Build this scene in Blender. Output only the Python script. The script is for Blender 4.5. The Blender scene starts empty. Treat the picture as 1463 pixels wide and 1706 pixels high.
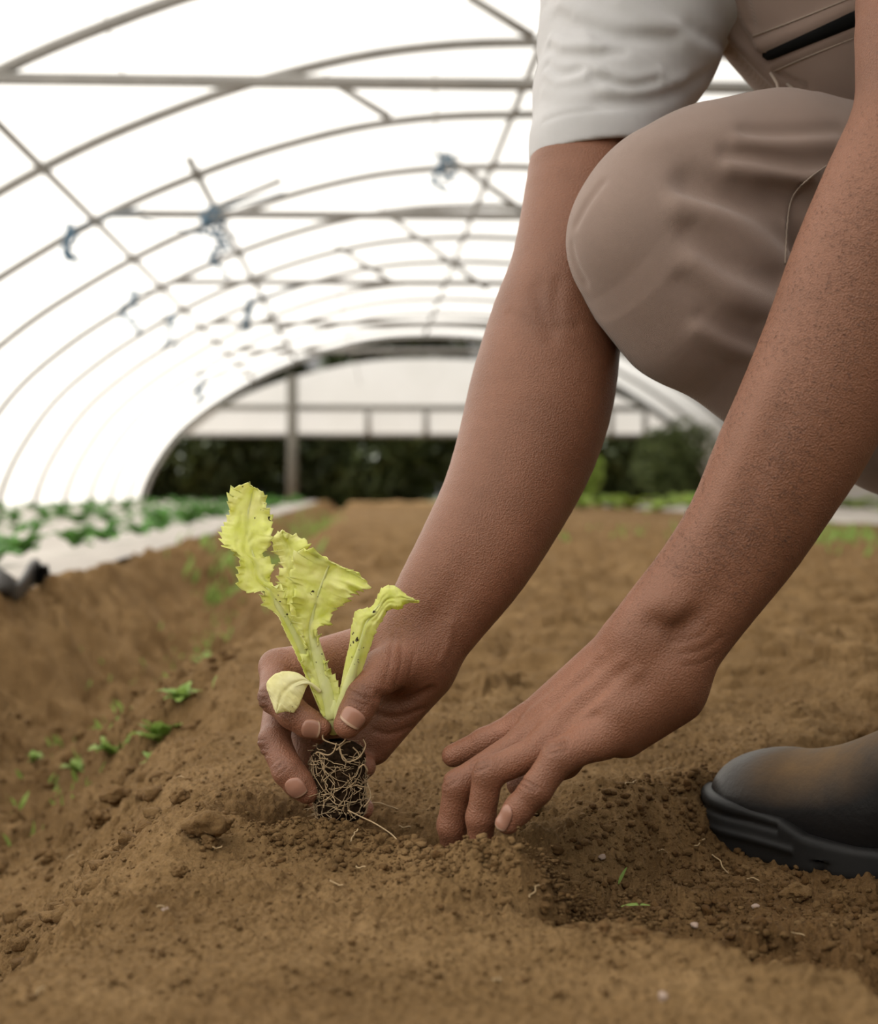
import bpy, bmesh, math, random, time
import numpy as np
from mathutils import Vector

T0 = time.time()
S = bpy.context.scene
COL = S.collection
rng = np.random.default_rng(7)
random.seed(7)
PI = math.pi

# ------------------------------------------------------------------ camera, sky, sun, exposure
F, CX, HY, CZ = 2400.0, 731.5, 815.0, 0.224      # focal length (px), principal column, horizon row, eye height (m)
cam = bpy.data.cameras.new('camera')
camo = bpy.data.objects.new('camera', cam); COL.objects.link(camo)
camo.location = (0, 0, CZ); camo.rotation_euler = (PI / 2, 0, 0)
cam.sensor_fit = 'HORIZONTAL'; cam.sensor_width = 36.0
cam.lens = 36.0 * F / 1463.0
cam.shift_y = -(853.0 - HY) / 1463.0
cam.clip_start = 0.02; cam.clip_end = 300
cam.dof.use_dof = True; cam.dof.focus_distance = 0.945
cam.dof.aperture_fstop = cam.lens / 7.8
S.camera = camo

w = bpy.data.worlds.new('sky'); S.world = w; w.use_nodes = True
bg = w.node_tree.nodes['Background']
bg.inputs[0].default_value = (1.0, 0.97, 0.92, 1); bg.inputs[1].default_value = 0.22
sun = bpy.data.lights.new('sun', 'SUN'); sun.energy = 6.7; sun.angle = math.radians(4); sun.color = (1.0, .97, .92)
suno = bpy.data.objects.new('sun', sun); COL.objects.link(suno)
suno.rotation_euler = Vector((0.64, -0.25, -0.73)).to_track_quat('-Z', 'Y').to_euler()
S.view_settings.view_transform = 'Standard'; S.view_settings.look = 'None'
S.view_settings.exposure = 0.47; S.view_settings.gamma = 1.0; S.view_settings.use_curve_mapping = False
S.cycles.max_bounces = 6; S.cycles.diffuse_bounces = 4; S.cycles.transmission_bounces = 4
S.cycles.sample_clamp_indirect = 6.0

# ------------------------------------------------------------------ helpers: names, tags, points
def U(px, py, d):
    return np.array([(px - CX) * d / F, d, CZ - (py - HY) * d / F], dtype=np.float64)
AX = np.array([-0.0526, 0.9986]); BX = np.array([0.9986, 0.0526])   # tunnel axis and its lateral, in plan
def T(u, v, z):
    return (u * BX[0] + v * AX[0], u * BX[1] + v * AX[1], z)
GZ = -0.13                                                      # tunnel floor level

def tag(o, label=None, cat=None, group=None, kind=None):
    if label: o['label'] = label
    if cat: o['category'] = cat
    if group: o['group'] = group
    if kind: o['kind'] = kind
    return o
def empty(name, loc=(0, 0, 0), parent=None):
    o = bpy.data.objects.new(name, None); COL.objects.link(o); o.location = loc
    o.empty_display_size = .05
    if parent: o.parent = parent
    return o
def link(name, me, mat, parent=None, smooth=True):
    o = bpy.data.objects.new(name, me); COL.objects.link(o)
    for m in (mat if isinstance(mat, (list, tuple)) else [mat]):
        me.materials.append(m)
    if smooth and len(me.polygons):
        me.polygons.foreach_set('use_smooth', np.ones(len(me.polygons), dtype=bool))
    if parent:
        o.parent = parent
        o.matrix_parent_inverse = parent.matrix_basis.inverted()
    return o
def mesh_np(name, V, Q):
    """V (n,3), Q (m,k) quads or tris"""
    me = bpy.data.meshes.new(name)
    V = np.ascontiguousarray(V, dtype=np.float32); Q = np.ascontiguousarray(Q, dtype=np.int32)
    k = Q.shape[1]
    me.vertices.add(len(V)); me.vertices.foreach_set('co', V.ravel())
    me.loops.add(Q.size); me.loops.foreach_set('vertex_index', Q.ravel())
    me.polygons.add(len(Q)); me.polygons.foreach_set('loop_start', np.arange(0, Q.size, k, dtype=np.int32))
    me.update(calc_edges=True); me.validate()
    return me
def set_attr(me, name, vals):
    a = me.attributes.new(name, 'FLOAT', 'POINT'); a.data.foreach_set('value', np.ascontiguousarray(vals, dtype=np.float32))

class MB:
    """collects tubes, boxes, patches and becomes ONE mesh"""
    def __init__(s): s.V = []; s.Fc = []; s.n = 0
    def add(s, V, Fc):
        s.V += [tuple(v) for v in V]; s.Fc += [tuple(i + s.n for i in f) for f in Fc]; s.n = len(s.V); return s
    def tube(s, pts, r, seg=8, cap=True):
        pts = [Vector(p) for p in pts]; n = len(pts)
        rs = r if isinstance(r, (list, tuple, np.ndarray)) else [r] * n
        V = []; Fc = []
        t0 = (pts[1] - pts[0]).normalized()
        up = Vector((0, 0, 1)) if abs(t0.z) < .9 else Vector((1, 0, 0))
        nrm = (up - t0 * up.dot(t0)).normalized()
        for i, p in enumerate(pts):
            t = (pts[min(i + 1, n - 1)] - pts[max(i - 1, 0)]).normalized()
            nrm = (nrm - t * nrm.dot(t)).normalized(); b = t.cross(nrm)
            for k in range(seg):
                a = 2 * PI * k / seg
                V.append(p + (nrm * math.cos(a) + b * math.sin(a)) * float(rs[i]))
        for i in range(n - 1):
            for k in range(seg):
                a = i * seg + k; b2 = i * seg + (k + 1) % seg
                Fc.append((a, b2, b2 + seg, a + seg))
        if cap:
            Fc.append(tuple(range(seg - 1, -1, -1))); Fc.append(tuple((n - 1) * seg + k for k in range(seg)))
        return s.add(V, Fc)
    def build(s, name, mat, parent=None, smooth=True):
        me = bpy.data.meshes.new(name); me.from_pydata(s.V, [], s.Fc); me.update()
        return link(name, me, mat, parent, smooth)

# ------------------------------------------------------------------ noise
def _h(*c):
    n = np.zeros(c[0].shape, dtype=np.uint32)
    for v, m in zip(c, (374761393, 668265263, 2246822519)):
        n = n + v.astype(np.int64).astype(np.uint32) * np.uint32(m)
    n = (n ^ (n >> np.uint32(13))) * np.uint32(1274126177)
    n = (n ^ (n >> np.uint32(16))) * np.uint32(2246822519)
    n = n ^ (n >> np.uint32(13))
    return (n & np.uint32(0xffffff)).astype(np.float64) / 0xffffff * 2 - 1
def n2(x, y):
    xi = np.floor(x); yi = np.floor(y); fx = x - xi; fy = y - yi
    fx = fx * fx * fx * (fx * (fx * 6 - 15) + 10); fy = fy * fy * fy * (fy * (fy * 6 - 15) + 10)
    a = _h(xi, yi); b = _h(xi + 1, yi); c = _h(xi, yi + 1); d = _h(xi + 1, yi + 1)
    return (a + (b - a) * fx) * (1 - fy) + (c + (d - c) * fx) * fy
def n3(x, y, z):
    xi = np.floor(x); yi = np.floor(y); zi = np.floor(z)
    fx, fy, fz = x - xi, y - yi, z - zi
    fx = fx * fx * (3 - 2 * fx); fy = fy * fy * (3 - 2 * fy); fz = fz * fz * (3 - 2 * fz)
    def pl(k):
        a = _h(xi, yi, zi + k); b = _h(xi + 1, yi, zi + k); c = _h(xi, yi + 1, zi + k); d = _h(xi + 1, yi + 1, zi + k)
        return (a + (b - a) * fx) * (1 - fy) + (c + (d - c) * fx) * fy
    a = pl(0); b = pl(1)
    return a + (b - a) * fz

def worley(x, y, seed=0):
    """distance to the nearest scattered point and that point's own random value"""
    xi = np.floor(x); yi = np.floor(y); best = np.full(x.shape, 9.); val = np.zeros(x.shape)
    for i in (-1, 0, 1):
        for j in (-1, 0, 1):
            cx, cy = xi + i, yi + j
            px = cx + .5 + .45 * _h(cx, cy + 31 + seed); py = cy + .5 + .45 * _h(cx + 77 + seed, cy)
            d = (x - px) ** 2 + (y - py) ** 2; m = d < best
            best = np.where(m, d, best); val = np.where(m, _h(cx + 5, cy + 9 + seed), val)
    return np.sqrt(best), val * .5 + .5

# ------------------------------------------------------------------ implicit surfaces -> mesh
def cone(P, a, b, ra, rb):
    a = a.astype(np.float32); ba = (b - a).astype(np.float32)
    pa = P - a; h = np.clip((pa @ ba) / max(float(ba @ ba), 1e-12), 0, 1)
    q = pa - h[:, None] * ba
    return np.sqrt(np.einsum('ij,ij->i', q, q)) - (ra + (rb - ra) * h)
def ball(P, c, r):
    q = P - c.astype(np.float32); return np.sqrt(np.einsum('ij,ij->i', q, q)) - r
def ellip(P, c, rad, R=None):
    q = P - c.astype(np.float32)
    if R is not None: q = q @ R.astype(np.float32)
    q1 = q / np.float32(rad); k0 = np.sqrt((q1 * q1).sum(1)) + 1e-9
    q2 = q1 / np.float32(rad); k1 = np.sqrt((q2 * q2).sum(1)) + 1e-9
    return k0 * (k0 - 1) / k1
def smin(a, b, k):
    h = np.maximum(k - np.abs(a - b), 0) / k
    return np.minimum(a, b) - h * h * k * .25
def smax(a, b, k): return -smin(-a, -b, k)
def nodes(L):
    """[(px,py,d,rpx)] -> [(pt, r)]"""
    return [(U(a, b, d), r * d / F) for a, b, d, r in L]
def chain(P, N, k=.004):
    d = None
    for (a, ra), (b, rb) in zip(N[:-1], N[1:]):
        e = cone(P, a, b, ra, rb); d = e if d is None else smin(d, e, k)
    return d
def flatten(L):
    """nodes with a fifth value: how flat (0..0.5) across the picture -> two parallel chains"""
    A, B = [], []
    for i, (px, py, d, r, fl) in enumerate(L):
        p0 = L[max(i - 1, 0)]; p1 = L[min(i + 1, len(L) - 1)]
        t = np.array([p1[0] - p0[0], p1[1] - p0[1]], float); t /= np.linalg.norm(t); n = np.array([-t[1], t[0]])
        o = n * r * fl
        A.append((px + o[0], py + o[1], d, r * (1 - fl))); B.append((px - o[0], py - o[1], d, r * (1 - fl)))
    return nodes(A), nodes(B)

def strokes_apply(P, d, ST):
    for pts, h, wd in ST:
        lo = pts.min(0) - 3 * wd; hi = pts.max(0) + 3 * wd
        m = np.nonzero(((P > lo) & (P < hi)).all(1))[0]
        if len(m) == 0: continue
        Q = P[m]; best = None
        for a, b in zip(pts[:-1], pts[1:]):
            e = cone(Q, a, b, 0., 0.); best = e if best is None else np.minimum(best, e)
        d[m] -= (h * np.exp(-(best / wd) ** 2)).astype(d.dtype)
    return d
def raycast(f, px, py, dmin=.5, dmax=2.0):
    P = np.array([U(a, b, 1.0) for a, b in zip(px, py)]); o = np.array([0, 0, CZ]); D = P - o
    L = np.linalg.norm(D, axis=1); D /= L[:, None]; t = np.full(len(P), dmin)
    for _ in range(90):
        t += np.clip(f((o + D * t[:, None]).astype(np.float32)) * .75, -.05, .05)
        t = np.minimum(t, dmax)
    return o + D * t[:, None]
def on_surface(f, pts):
    return raycast(f, [p[0] for p in pts], [p[1] for p in pts])
def smooth_poly(pts, n=4):
    pts = np.asarray(pts, float); out = []
    m = len(pts)
    for i in range(m - 1):
        p0, p1, p2, p3 = pts[max(i - 1, 0)], pts[i], pts[i + 1], pts[min(i + 2, m - 1)]
        for t in np.linspace(0, 1, n, endpoint=False):
            out.append(.5 * (2 * p1 + (p2 - p0) * t + (2 * p0 - 5 * p1 + 4 * p2 - p3) * t * t + (3 * p1 - p0 - 3 * p2 + p3) * t ** 3))
    out.append(pts[-1]); return np.array(out)
def grad(f, P, e=4e-4):
    P = P.astype(np.float32); G = np.zeros_like(P)
    for k in range(3):
        o = np.zeros(3, np.float32); o[k] = e; G[:, k] = (f(P + o) - f(P - o))
    return G / (np.linalg.norm(G, axis=1)[:, None] + 1e-12)

def sdf_mesh(f, lo, hi, vox, levels=4, slack=1.5):
    lo = np.asarray(lo, float); hi = np.asarray(hi, float)
    def ev(Pi, s, half):
        out = np.empty(len(Pi), np.float32); o = .5 * s if half else 0.
        for i in range(0, len(Pi), 150000):
            out[i:i + 150000] = f((lo + Pi[i:i + 150000] * s + o).astype(np.float32))
        return out
    s = vox * 2 ** levels
    dims = np.ceil((hi - lo) / s).astype(int)
    C = np.stack(np.meshgrid(*[np.arange(n) for n in dims], indexing='ij'), -1).reshape(-1, 3)
    off = np.array([[i, j, k] for i in (0, 1) for j in (0, 1) for k in (0, 1)])
    for lv in range(levels + 1):
        d = ev(C, s, True)
        C = C[np.abs(d) < s * .87 * slack + .0015]
        if lv < levels:
            C = (C[:, None, :] * 2 + off[None]).reshape(-1, 3); s /= 2
    NY, NZ = 1 << 20, 1 << 20
    key = lambda A: (A[:, 0].astype(np.int64) << 40) | (A[:, 1].astype(np.int64) << 20) | A[:, 2].astype(np.int64)
    C = C + 2; lo = lo - 2 * s
    ck = key(C); o = np.argsort(ck); C = C[o]; ck = ck[o]
    corners = (C[:, None, :] + off[None]).reshape(-1, 3)
    uk, inv = np.unique(key(corners), return_inverse=True)
    UC = np.stack([uk >> 40, (uk >> 20) & 0xfffff, uk & 0xfffff], 1)
    val = ev(UC, s, False)[inv].reshape(-1, 8)
    neg = val < 0; act = neg.any(1) & ~neg.all(1)
    C, ck, val, neg = C[act], ck[act], val[act], neg[act]
    acc = np.zeros((len(C), 3)); cnt = np.zeros(len(C))
    for a in range(8):
        for b in range(a + 1, 8):
            if np.abs(off[a] - off[b]).sum() != 1: continue
            m = neg[:, a] != neg[:, b]
            t = np.where(m, val[:, a] / np.where(m, val[:, a] - val[:, b], 1), 0)
            p = off[a] + t[:, None] * (off[b] - off[a]); acc[m] += p[m]; cnt[m] += 1
    V = lo + (C + acc / cnt[:, None]) * s
    quads = []
    E = np.eye(3, dtype=int)
    ci = {0: 4, 1: 2, 2: 1}
    for ax in range(3):
        m = np.nonzero(neg[:, 0] != neg[:, ci[ax]])[0]
        b, c = E[(ax + 1) % 3], E[(ax + 2) % 3]
        idx = []
        ok = np.ones(len(m), bool)
        for dlt in (0 * b, -b, -b - c, -c):
            k = key(C[m] + dlt); j = np.searchsorted(ck, k); j = np.minimum(j, len(ck) - 1)
            ok &= ck[j] == k; idx.append(j)
        q = np.stack(idx, 1); fl = neg[m, 0]
        q[~fl] = q[~fl][:, ::-1]
        quads.append(q[ok])
    return V, np.concatenate(quads)

# ------------------------------------------------------------------ materials
def new_mat(name):
    m = bpy.data.materials.new(name); m.use_nodes = True
    nt = m.node_tree; return m, nt, nt.nodes['Principled BSDF']
def node(nt, t, **kw):
    n = nt.nodes.new(t)
    for k, v in kw.items():
        if k == 'ins':
            for a, b in v.items(): n.inputs[a].default_value = b
        else: setattr(n, k, v)
    return n
def coords(nt, gen='Object', scale=None):
    tc = node(nt, 'ShaderNodeTexCoord')
    if scale is None: return tc.outputs[gen]
    mp = node(nt, 'ShaderNodeMapping'); mp.inputs['Scale'].default_value = scale
    nt.links.new(tc.outputs[gen], mp.inputs[0]); return mp.outputs[0]
def ramp(nt, fac, stops):
    r = node(nt, 'ShaderNodeValToRGB'); e = r.color_ramp.elements
    while len(e) < len(stops): e.new(.5)
    for el, (p, c) in zip(e, stops): el.position = p; el.color = (*c, 1)
    nt.links.new(fac, r.inputs[0]); return r.outputs[0]
def noise_tex(nt, vec, scale, detail=4, rough=.6):
    n = node(nt, 'ShaderNodeTexNoise', ins={'Scale': scale, 'Detail': detail, 'Roughness': rough})
    nt.links.new(vec, n.inputs['Vector']); return n.outputs['Fac']
def mixc(nt, fac, a, b, mode='MIX'):
    m = node(nt, 'ShaderNodeMix', data_type='RGBA', blend_type=mode)
    for s, v in ((m.inputs[0], fac), (m.inputs[6], a), (m.inputs[7], b)):
        if hasattr(v, 'links'): nt.links.new(v, s)
        elif isinstance(v, (int, float)): s.default_value = v
        else: s.default_value = (*v, 1)
    return m.outputs[2]
def bump(nt, bs, h, strength, dist):
    b = node(nt, 'ShaderNodeBump', ins={'Strength': strength, 'Distance': dist})
    nt.links.new(h, b.inputs['Height']); nt.links.new(b.outputs[0], bs.inputs['Normal']); return b
def attr(nt, name):
    a = node(nt, 'ShaderNodeAttribute'); a.attribute_name = name; return a.outputs['Fac']
def flat(name, col, rough=.6, var=.15, scale=20, metal=0., bumpd=0., spec=.5):
    m, nt, bs = new_mat(name)
    v = coords(nt); n = noise_tex(nt, v, scale)
    c0 = tuple(c * (1 - var) for c in col); c1 = tuple(min(1, c * (1 + var)) for c in col)
    nt.links.new(ramp(nt, n, [(.3, c0), (.7, c1)]), bs.inputs['Base Color'])
    bs.inputs['Roughness'].default_value = rough; bs.inputs['Metallic'].default_value = metal
    bs.inputs['Specular IOR Level'].default_value = spec
    if bumpd: bump(nt, bs, n, .5, bumpd)
    return m

def mat_soil():
    m, nt, bs = new_mat('soil')
    v = coords(nt)
    a = noise_tex(nt, v, 9, 6, .65); b = noise_tex(nt, v, 260, 5, .7); c = noise_tex(nt, v, 60, 4, .6)
    base = ramp(nt, a, [(.26, (.150, .088, .036)), (.5, (.222, .136, .060)), (.74, (.305, .194, .092))])
    fine = ramp(nt, b, [(.25, (.55, .53, .5)), (.5, (1, 1, 1)), (.75, (1.3, 1.28, 1.25))])
    base = mixc(nt, .75, base, fine, 'MULTIPLY')
    moist = attr(nt, 'moist')
    base = mixc(nt, moist, base, mixc(nt, 1., base, (.50, .42, .34), 'MULTIPLY'))
    nt.links.new(base, bs.inputs['Base Color'])
    bs.inputs['Roughness'].default_value = .95; bs.inputs['Specular IOR Level'].default_value = .12
    ad = node(nt, 'ShaderNodeMath', operation='ADD'); nt.links.new(b, ad.inputs[0]); nt.links.new(c, ad.inputs[1])
    bump(nt, bs, ad.outputs[0], .8, .006)
    return m
def mat_skin():
    m, nt, bs = new_mat('skin')
    v = coords(nt)
    a = noise_tex(nt, v, 14, 4, .6)
    c = ramp(nt, a, [(.3, (.185, .076, .040)), (.7, (.248, .105, .059))])
    c = mixc(nt, attr(nt, 'dark'), c, (.095, .038, .020))
    c = mixc(nt, attr(nt, 'pink'), c, (.50, .225, .145))
    f = noise_tex(nt, v, 700, 3, .6)
    c = mixc(nt, .5, c, ramp(nt, f, [(.3, (.8, .78, .76)), (.7, (1.12, 1.12, 1.12))]), 'MULTIPLY')
    nt.links.new(c, bs.inputs['Base Color'])
    bs.inputs['Roughness'].default_value = .48; bs.inputs['Specular IOR Level'].default_value = .42
    bs.inputs['Subsurface Weight'].default_value = .08
    bs.inputs['Subsurface Radius'].default_value = (1, .4, .25); bs.inputs['Subsurface Scale'].default_value = .004
    vo = node(nt, 'ShaderNodeTexVoronoi', ins={'Scale': 900}); nt.links.new(v, vo.inputs['Vector'])
    ad = node(nt, 'ShaderNodeMath', operation='ADD'); nt.links.new(vo.outputs[0], ad.inputs[0]); nt.links.new(f, ad.inputs[1])
    bump(nt, bs, ad.outputs[0], .5, .0009)
    return m
def mat_cloth(name, col, twill=1800, rough=.85, sheen=.15, angle=.6, bumpd=.0004):
    m, nt, bs = new_mat(name)
    v = coords(nt); a = noise_tex(nt, v, 12, 5, .6)
    c = ramp(nt, a, [(.3, tuple(x * .9 for x in col)), (.7, tuple(x * 1.08 for x in col))])
    tc = node(nt, 'ShaderNodeTexCoord'); mp = node(nt, 'ShaderNodeMapping'); mp.inputs['Rotation'].default_value = (.3, angle, .2)
    nt.links.new(tc.outputs['Object'], mp.inputs[0])
    wv = node(nt, 'ShaderNodeTexWave', ins={'Scale': twill / 6.28, 'Distortion': .4, 'Detail': 1.})
    nt.links.new(mp.outputs[0], wv.inputs[0])
    c = mixc(nt, .5, c, ramp(nt, wv.outputs['Fac'], [(0, (.80, .80, .80)), (1, (1.12, 1.12, 1.12))]), 'MULTIPLY')
    nt.links.new(c, bs.inputs['Base Color'])
    bs.inputs['Roughness'].default_value = rough; bs.inputs['Specular IOR Level'].default_value = .2
    bs.inputs['Sheen Weight'].default_value = sheen; bs.inputs['Sheen Roughness'].default_value = .5
    bump(nt, bs, wv.outputs['Fac'], .5, bumpd)
    return m
def mat_leaf(name, c0, c1, trans=.4, specks=False, scale=60):
    m, nt, bs = new_mat(name)
    v = coords(nt); a = noise_tex(nt, v, scale, 4, .6)
    c = ramp(nt, a, [(.3, c0), (.7, c1)])
    if specks:
        s = noise_tex(nt, v, 330, 2, .5); z = noise_tex(nt, v, 40, 2, .5)
        mu = node(nt, 'ShaderNodeMath', operation='MULTIPLY'); nt.links.new(s, mu.inputs[0]); nt.links.new(z, mu.inputs[1])
        k = ramp(nt, mu.outputs[0], [(.40, (0, 0, 0)), (.43, (1, 1, 1))])
        c = mixc(nt, k, c, (.05, .03, .012))
    nt.links.new(c, bs.inputs['Base Color'])
    bs.inputs['Roughness'].default_value = .5; bs.inputs['Specular IOR Level'].default_value = .35
    tr = node(nt, 'ShaderNodeBsdfTranslucent'); nt.links.new(c, tr.inputs[0])
    mx = node(nt, 'ShaderNodeMixShader'); mx.inputs[0].default_value = trans
    out = nt.nodes['Material Output']
    nt.links.new(bs.outputs[0], mx.inputs[1]); nt.links.new(tr.outputs[0], mx.inputs[2]); nt.links.new(mx.outputs[0], out.inputs[0])
    bump(nt, bs, noise_tex(nt, v, scale * 3, 3, .6), .4, .0015)
    return m
def mat_film():
    m, nt, bs = new_mat('polythene_film')
    v = coords(nt); a = noise_tex(nt, v, 1.3, 4, .6)
    c = ramp(nt, a, [(.3, (.80, .79, .76)), (.7, (.86, .85, .83))])
    nt.links.new(c, bs.inputs['Base Color']); bs.inputs['Roughness'].default_value = .5
    tr = node(nt, 'ShaderNodeBsdfTranslucent'); nt.links.new(c, tr.inputs[0])
    mx = node(nt, 'ShaderNodeMixShader'); mx.inputs[0].default_value = .78
    nt.links.new(bs.outputs[0], mx.inputs[1]); nt.links.new(tr.outputs[0], mx.inputs[2])
    nt.links.new(mx.outputs[0], nt.nodes['Material Output'].inputs[0])
    return m
M = dict(
    soil=mat_soil(), skin=mat_skin(), film=mat_film(),
    steel=flat('galvanised_steel', (.25, .24, .225), .6, .12, 8, .0, 0, .2),
    steel_dark=flat('weathered_steel', (.15, .14, .12), .6, .2, 8, 0, 0, .2),
    blue=flat('blue_twine', (.06, .13, .20), .8), wire=flat('wire', (.30, .28, .25), .6),
    shirt=mat_cloth('grey_jersey', (.54, .53, .54), 5200, .9, .1, 1.2, .0001),
    twill=mat_cloth('khaki_twill', (.272, .194, .162), 3300, .85, .2),
    thread=flat('stitch_thread', (.27, .21, .17), .8), black=flat('black_zip', (.006, .006, .006), .9, .15, 20, 0, 0, .05),
    rubber=flat('black_rubber', (.012, .0115, .0115), .52, .25, 25, 0, .0008, .28),
    nail=flat('fingernail', (.345, .172, .118), .3, .08, 60), nailtip=flat('nail_edge', (.44, .285, .195), .35, .05, 60),
    root=flat('pale_root', (.42, .30, .17), .8, .25, 90), straw=flat('dry_straw', (.36, .255, .135), .8, .2, 60),
    leafA=mat_leaf('lettuce_leaf', (.80, .84, .22), (.94, .93, .50), .45, True),
    leafE=mat_leaf('pale_leaf', (.92, .88, .46), (.95, .92, .60), .35, True),
    rib=mat_leaf('leaf_rib', (.84, .88, .36), (.93, .93, .55), .38, True),
    crop=mat_leaf('crop_leaf', (.05, .16, .03), (.13, .30, .06), .25, False, 12),
    weed=mat_leaf('weed_leaf', (.18, .30, .06), (.34, .46, .12), .35, False, 40),
    lime=mat_leaf('lime_leaf', (.22, .36, .05), (.42, .52, .12), .35, False, 8),
    tree=mat_leaf('dark_foliage', (.030, .042, .014), (.085, .112, .034), .15, False, .8),
    olive=mat_leaf('olive_foliage', (.06, .085, .025), (.13, .16, .05), .2, False, 2),
    bark=flat('bark', (.06, .045, .03), .9), grass_out=flat('outside_grass', (.06, .08, .03), .9, .3, 2),
    mulch=flat('white_mulch', (.40, .36, .32), .6, .1, 3), mulch_black=flat('black_mulch', (.022, .018, .015), .5),
    timber=flat('added_dark_timber', (.07, .055, .04), .8),  # wood of the added light-cutting wall
    hair=flat('black_hair', (.01, .008, .007), .8, .3, 300), stone=flat('pale_stone', (.34, .25, .20), .8),
)
def boot_mat():
    m, nt, bs = new_mat('dusty_leather')
    v = coords(nt); a = noise_tex(nt, v, 26, 5, .65); d = attr(nt, 'dust')
    mu = node(nt, 'ShaderNodeMath', operation='MULTIPLY'); nt.links.new(ramp(nt, a, [(.25, (.35,) * 3), (.6, (1,) * 3)]), mu.inputs[0]); nt.links.new(d, mu.inputs[1])
    nt.links.new(mixc(nt, mu.outputs[0], (.011, .010, .010), (.15, .093, .046)), bs.inputs['Base Color'])
    r = ramp(nt, mu.outputs[0], [(0, (.40,) * 3), (1, (.9,) * 3)]); nt.links.new(r, bs.inputs['Roughness'])
    bs.inputs['Specular IOR Level'].default_value = .2
    bump(nt, bs, noise_tex(nt, v, 220, 4, .6), .35, .0012)
    return m
M['boot'] = boot_mat()

# ------------------------------------------------------------------ ground
def sst(a, b, x):
    t = np.clip((x - a) / (b - a), 0, 1); return t * t * (3 - 2 * t)
def seg2(x, y, pts):
    best = None
    for (ax, ay), (bx, by) in zip(pts[:-1], pts[1:]):
        dx, dy = bx - ax, by - ay; h = np.clip(((x - ax) * dx + (y - ay) * dy) / (dx * dx + dy * dy), 0, 1)
        e = np.hypot(x - ax - h * dx, y - ay - h * dy); best = e if best is None else np.minimum(best, e)
    return best
def pl(*a): return [(U(px, 0, d)[0], d) for px, d in a]
RIM = pl((430, .925), (540, .93), (640, .915), (735, .885), (800, .845), (862, .835))
PIT = pl((470, .965), (590, .985), (700, .96), (790, .905), (850, .90))
def edge_right(y):      # right border of the bed near the planter, in x
    return np.interp(y, [.5, .62, .67, .72, .80, .90, .98, 1.1, 1.3, 3.], [.30, .19, .125, .085, .068, .066, .11, .20, .34, .9])
def ground(x, y):
    u = x * BX[0] + y * BX[1]
    wob = .035 * n2(x * 3.1 + 7, y * 2.3) + .018 * n2(x * 11, y * 9)
    ew = u + wob * np.clip(y, .5, 2)
    z = np.zeros_like(x)
    # furrow on the left, then the mulched ridge
    z += -.145 * sst(-.13, -.36, ew)
    z += .178 * sst(-.40, -.68, ew)
    # trodden, dug-out soil on the right of the bed
    er = edge_right(y); k = sst(-.015, .05, x - er + .6 * wob + .014 * n2(x * 33, y * 31) + .008 * n2(x * 80, y * 70)) * (1 - sst(1.15, 1.55, y))
    z += -.042 * k
    # rim of loose soil in front of the hole, and the hole
    z += .013 * np.exp(-(seg2(x, y, RIM) / .022) ** 2)
    z += .012 * np.exp(-(seg2(x, y, RIM[3:]) / .030) ** 2)
    z += -.040 * np.exp(-(seg2(x, y, PIT) / .034) ** 2)
    z += -.030 * np.exp(-(seg2(x, y, pl((880, .90), (950, .87), (985, .80))) / .035) ** 2)
    z += .012 * np.exp(-(seg2(x, y, pl((1010, 1.02), (1120, 1.04), (1200, 1.08))) / .03) ** 2)
    z += .010 * np.exp(-(seg2(x, y, pl((260, .90), (340, .97), (420, 1.0))) / .045) ** 2)
    lift = sst(1.05, 1.7, y)
    side = sst(-.12, -.24, ew)
    rimk = np.exp(-(seg2(x, y, RIM + PIT[::-1]) / .07) ** 2)
    rough = np.minimum(.60 + .8 * k + .8 * rimk + 1.1 * side, 2.1) * (.75 + .5 * n2(x * 9, y * 9 + 3))
    z += .007 * n2(x * 6, y * 5) * (1 + lift) + .005 * rough * n2(x * 17 + 3, y * 15) + .015 * lift * n2(x * 4.1 + 9, y * 3.7)
    big = lift * (.6 + .3 * side) * sst(12, 5, y)
    f, v = worley(x * 13 + .4 * n2(x * 30, y * 30), y * 11); z += .042 * big * np.maximum(0, 1 - (f / .62) ** 2) * v ** 2
    f, v = worley(x * 34 + .4 * n2(x * 70, y * 70), y * 30, 3); z += (.0095 * rough + .017 * big) * np.maximum(0, 1 - (f / .6) ** 2) * v ** 2.2
    wx, wy = .35 * n2(x * 210, y * 200), .35 * n2(x * 190 + 9, y * 205)
    fine = sst(3.6, 1.8, y)
    f, v = worley(x * 95 + wx, y * 88 + wy, 5); z += fine * .0062 * rough * np.maximum(0, 1 - (f / .62) ** 2) * v ** 1.4
    f, v = worley(x * 230 + wy, y * 215 + wx, 8); z += fine * (.0024 * (.5 + rough)) * np.maximum(0, 1 - (f / .6) ** 2) * v
    z += fine * .0009 * n2(x * 480, y * 470)
    um = np.maximum(sst(-.60, -.70, u), sst(2.95, 3.1, u) * sst(7, 7.6, y)); z = z * (1 - um) + um * .018
    return z
def moist(x, y):
    m = .85 * np.exp(-(seg2(x, y, PIT) / .045) ** 2)
    er = edge_right(y); k = sst(.0, .05, x - er) * (1 - sst(1.05, 1.35, y))
    m = np.maximum(m, .55 * k)
    m = np.maximum(m, .55 * np.exp(-(seg2(x, y, pl((880, .90), (950, .87), (985, .80))) / .045) ** 2))
    return np.clip(m + .25 * n2(x * 14, y * 13), 0, 1)
ny = 1900
yy = .42 * (25.0 / .42) ** (np.linspace(0, 1, ny) ** 1.15)
core = np.linspace(-.40, .40, 820)
outer = np.linspace(0, 1, 46)[1:] ** 1.8
X = np.empty((ny, 820 + 90))
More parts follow.
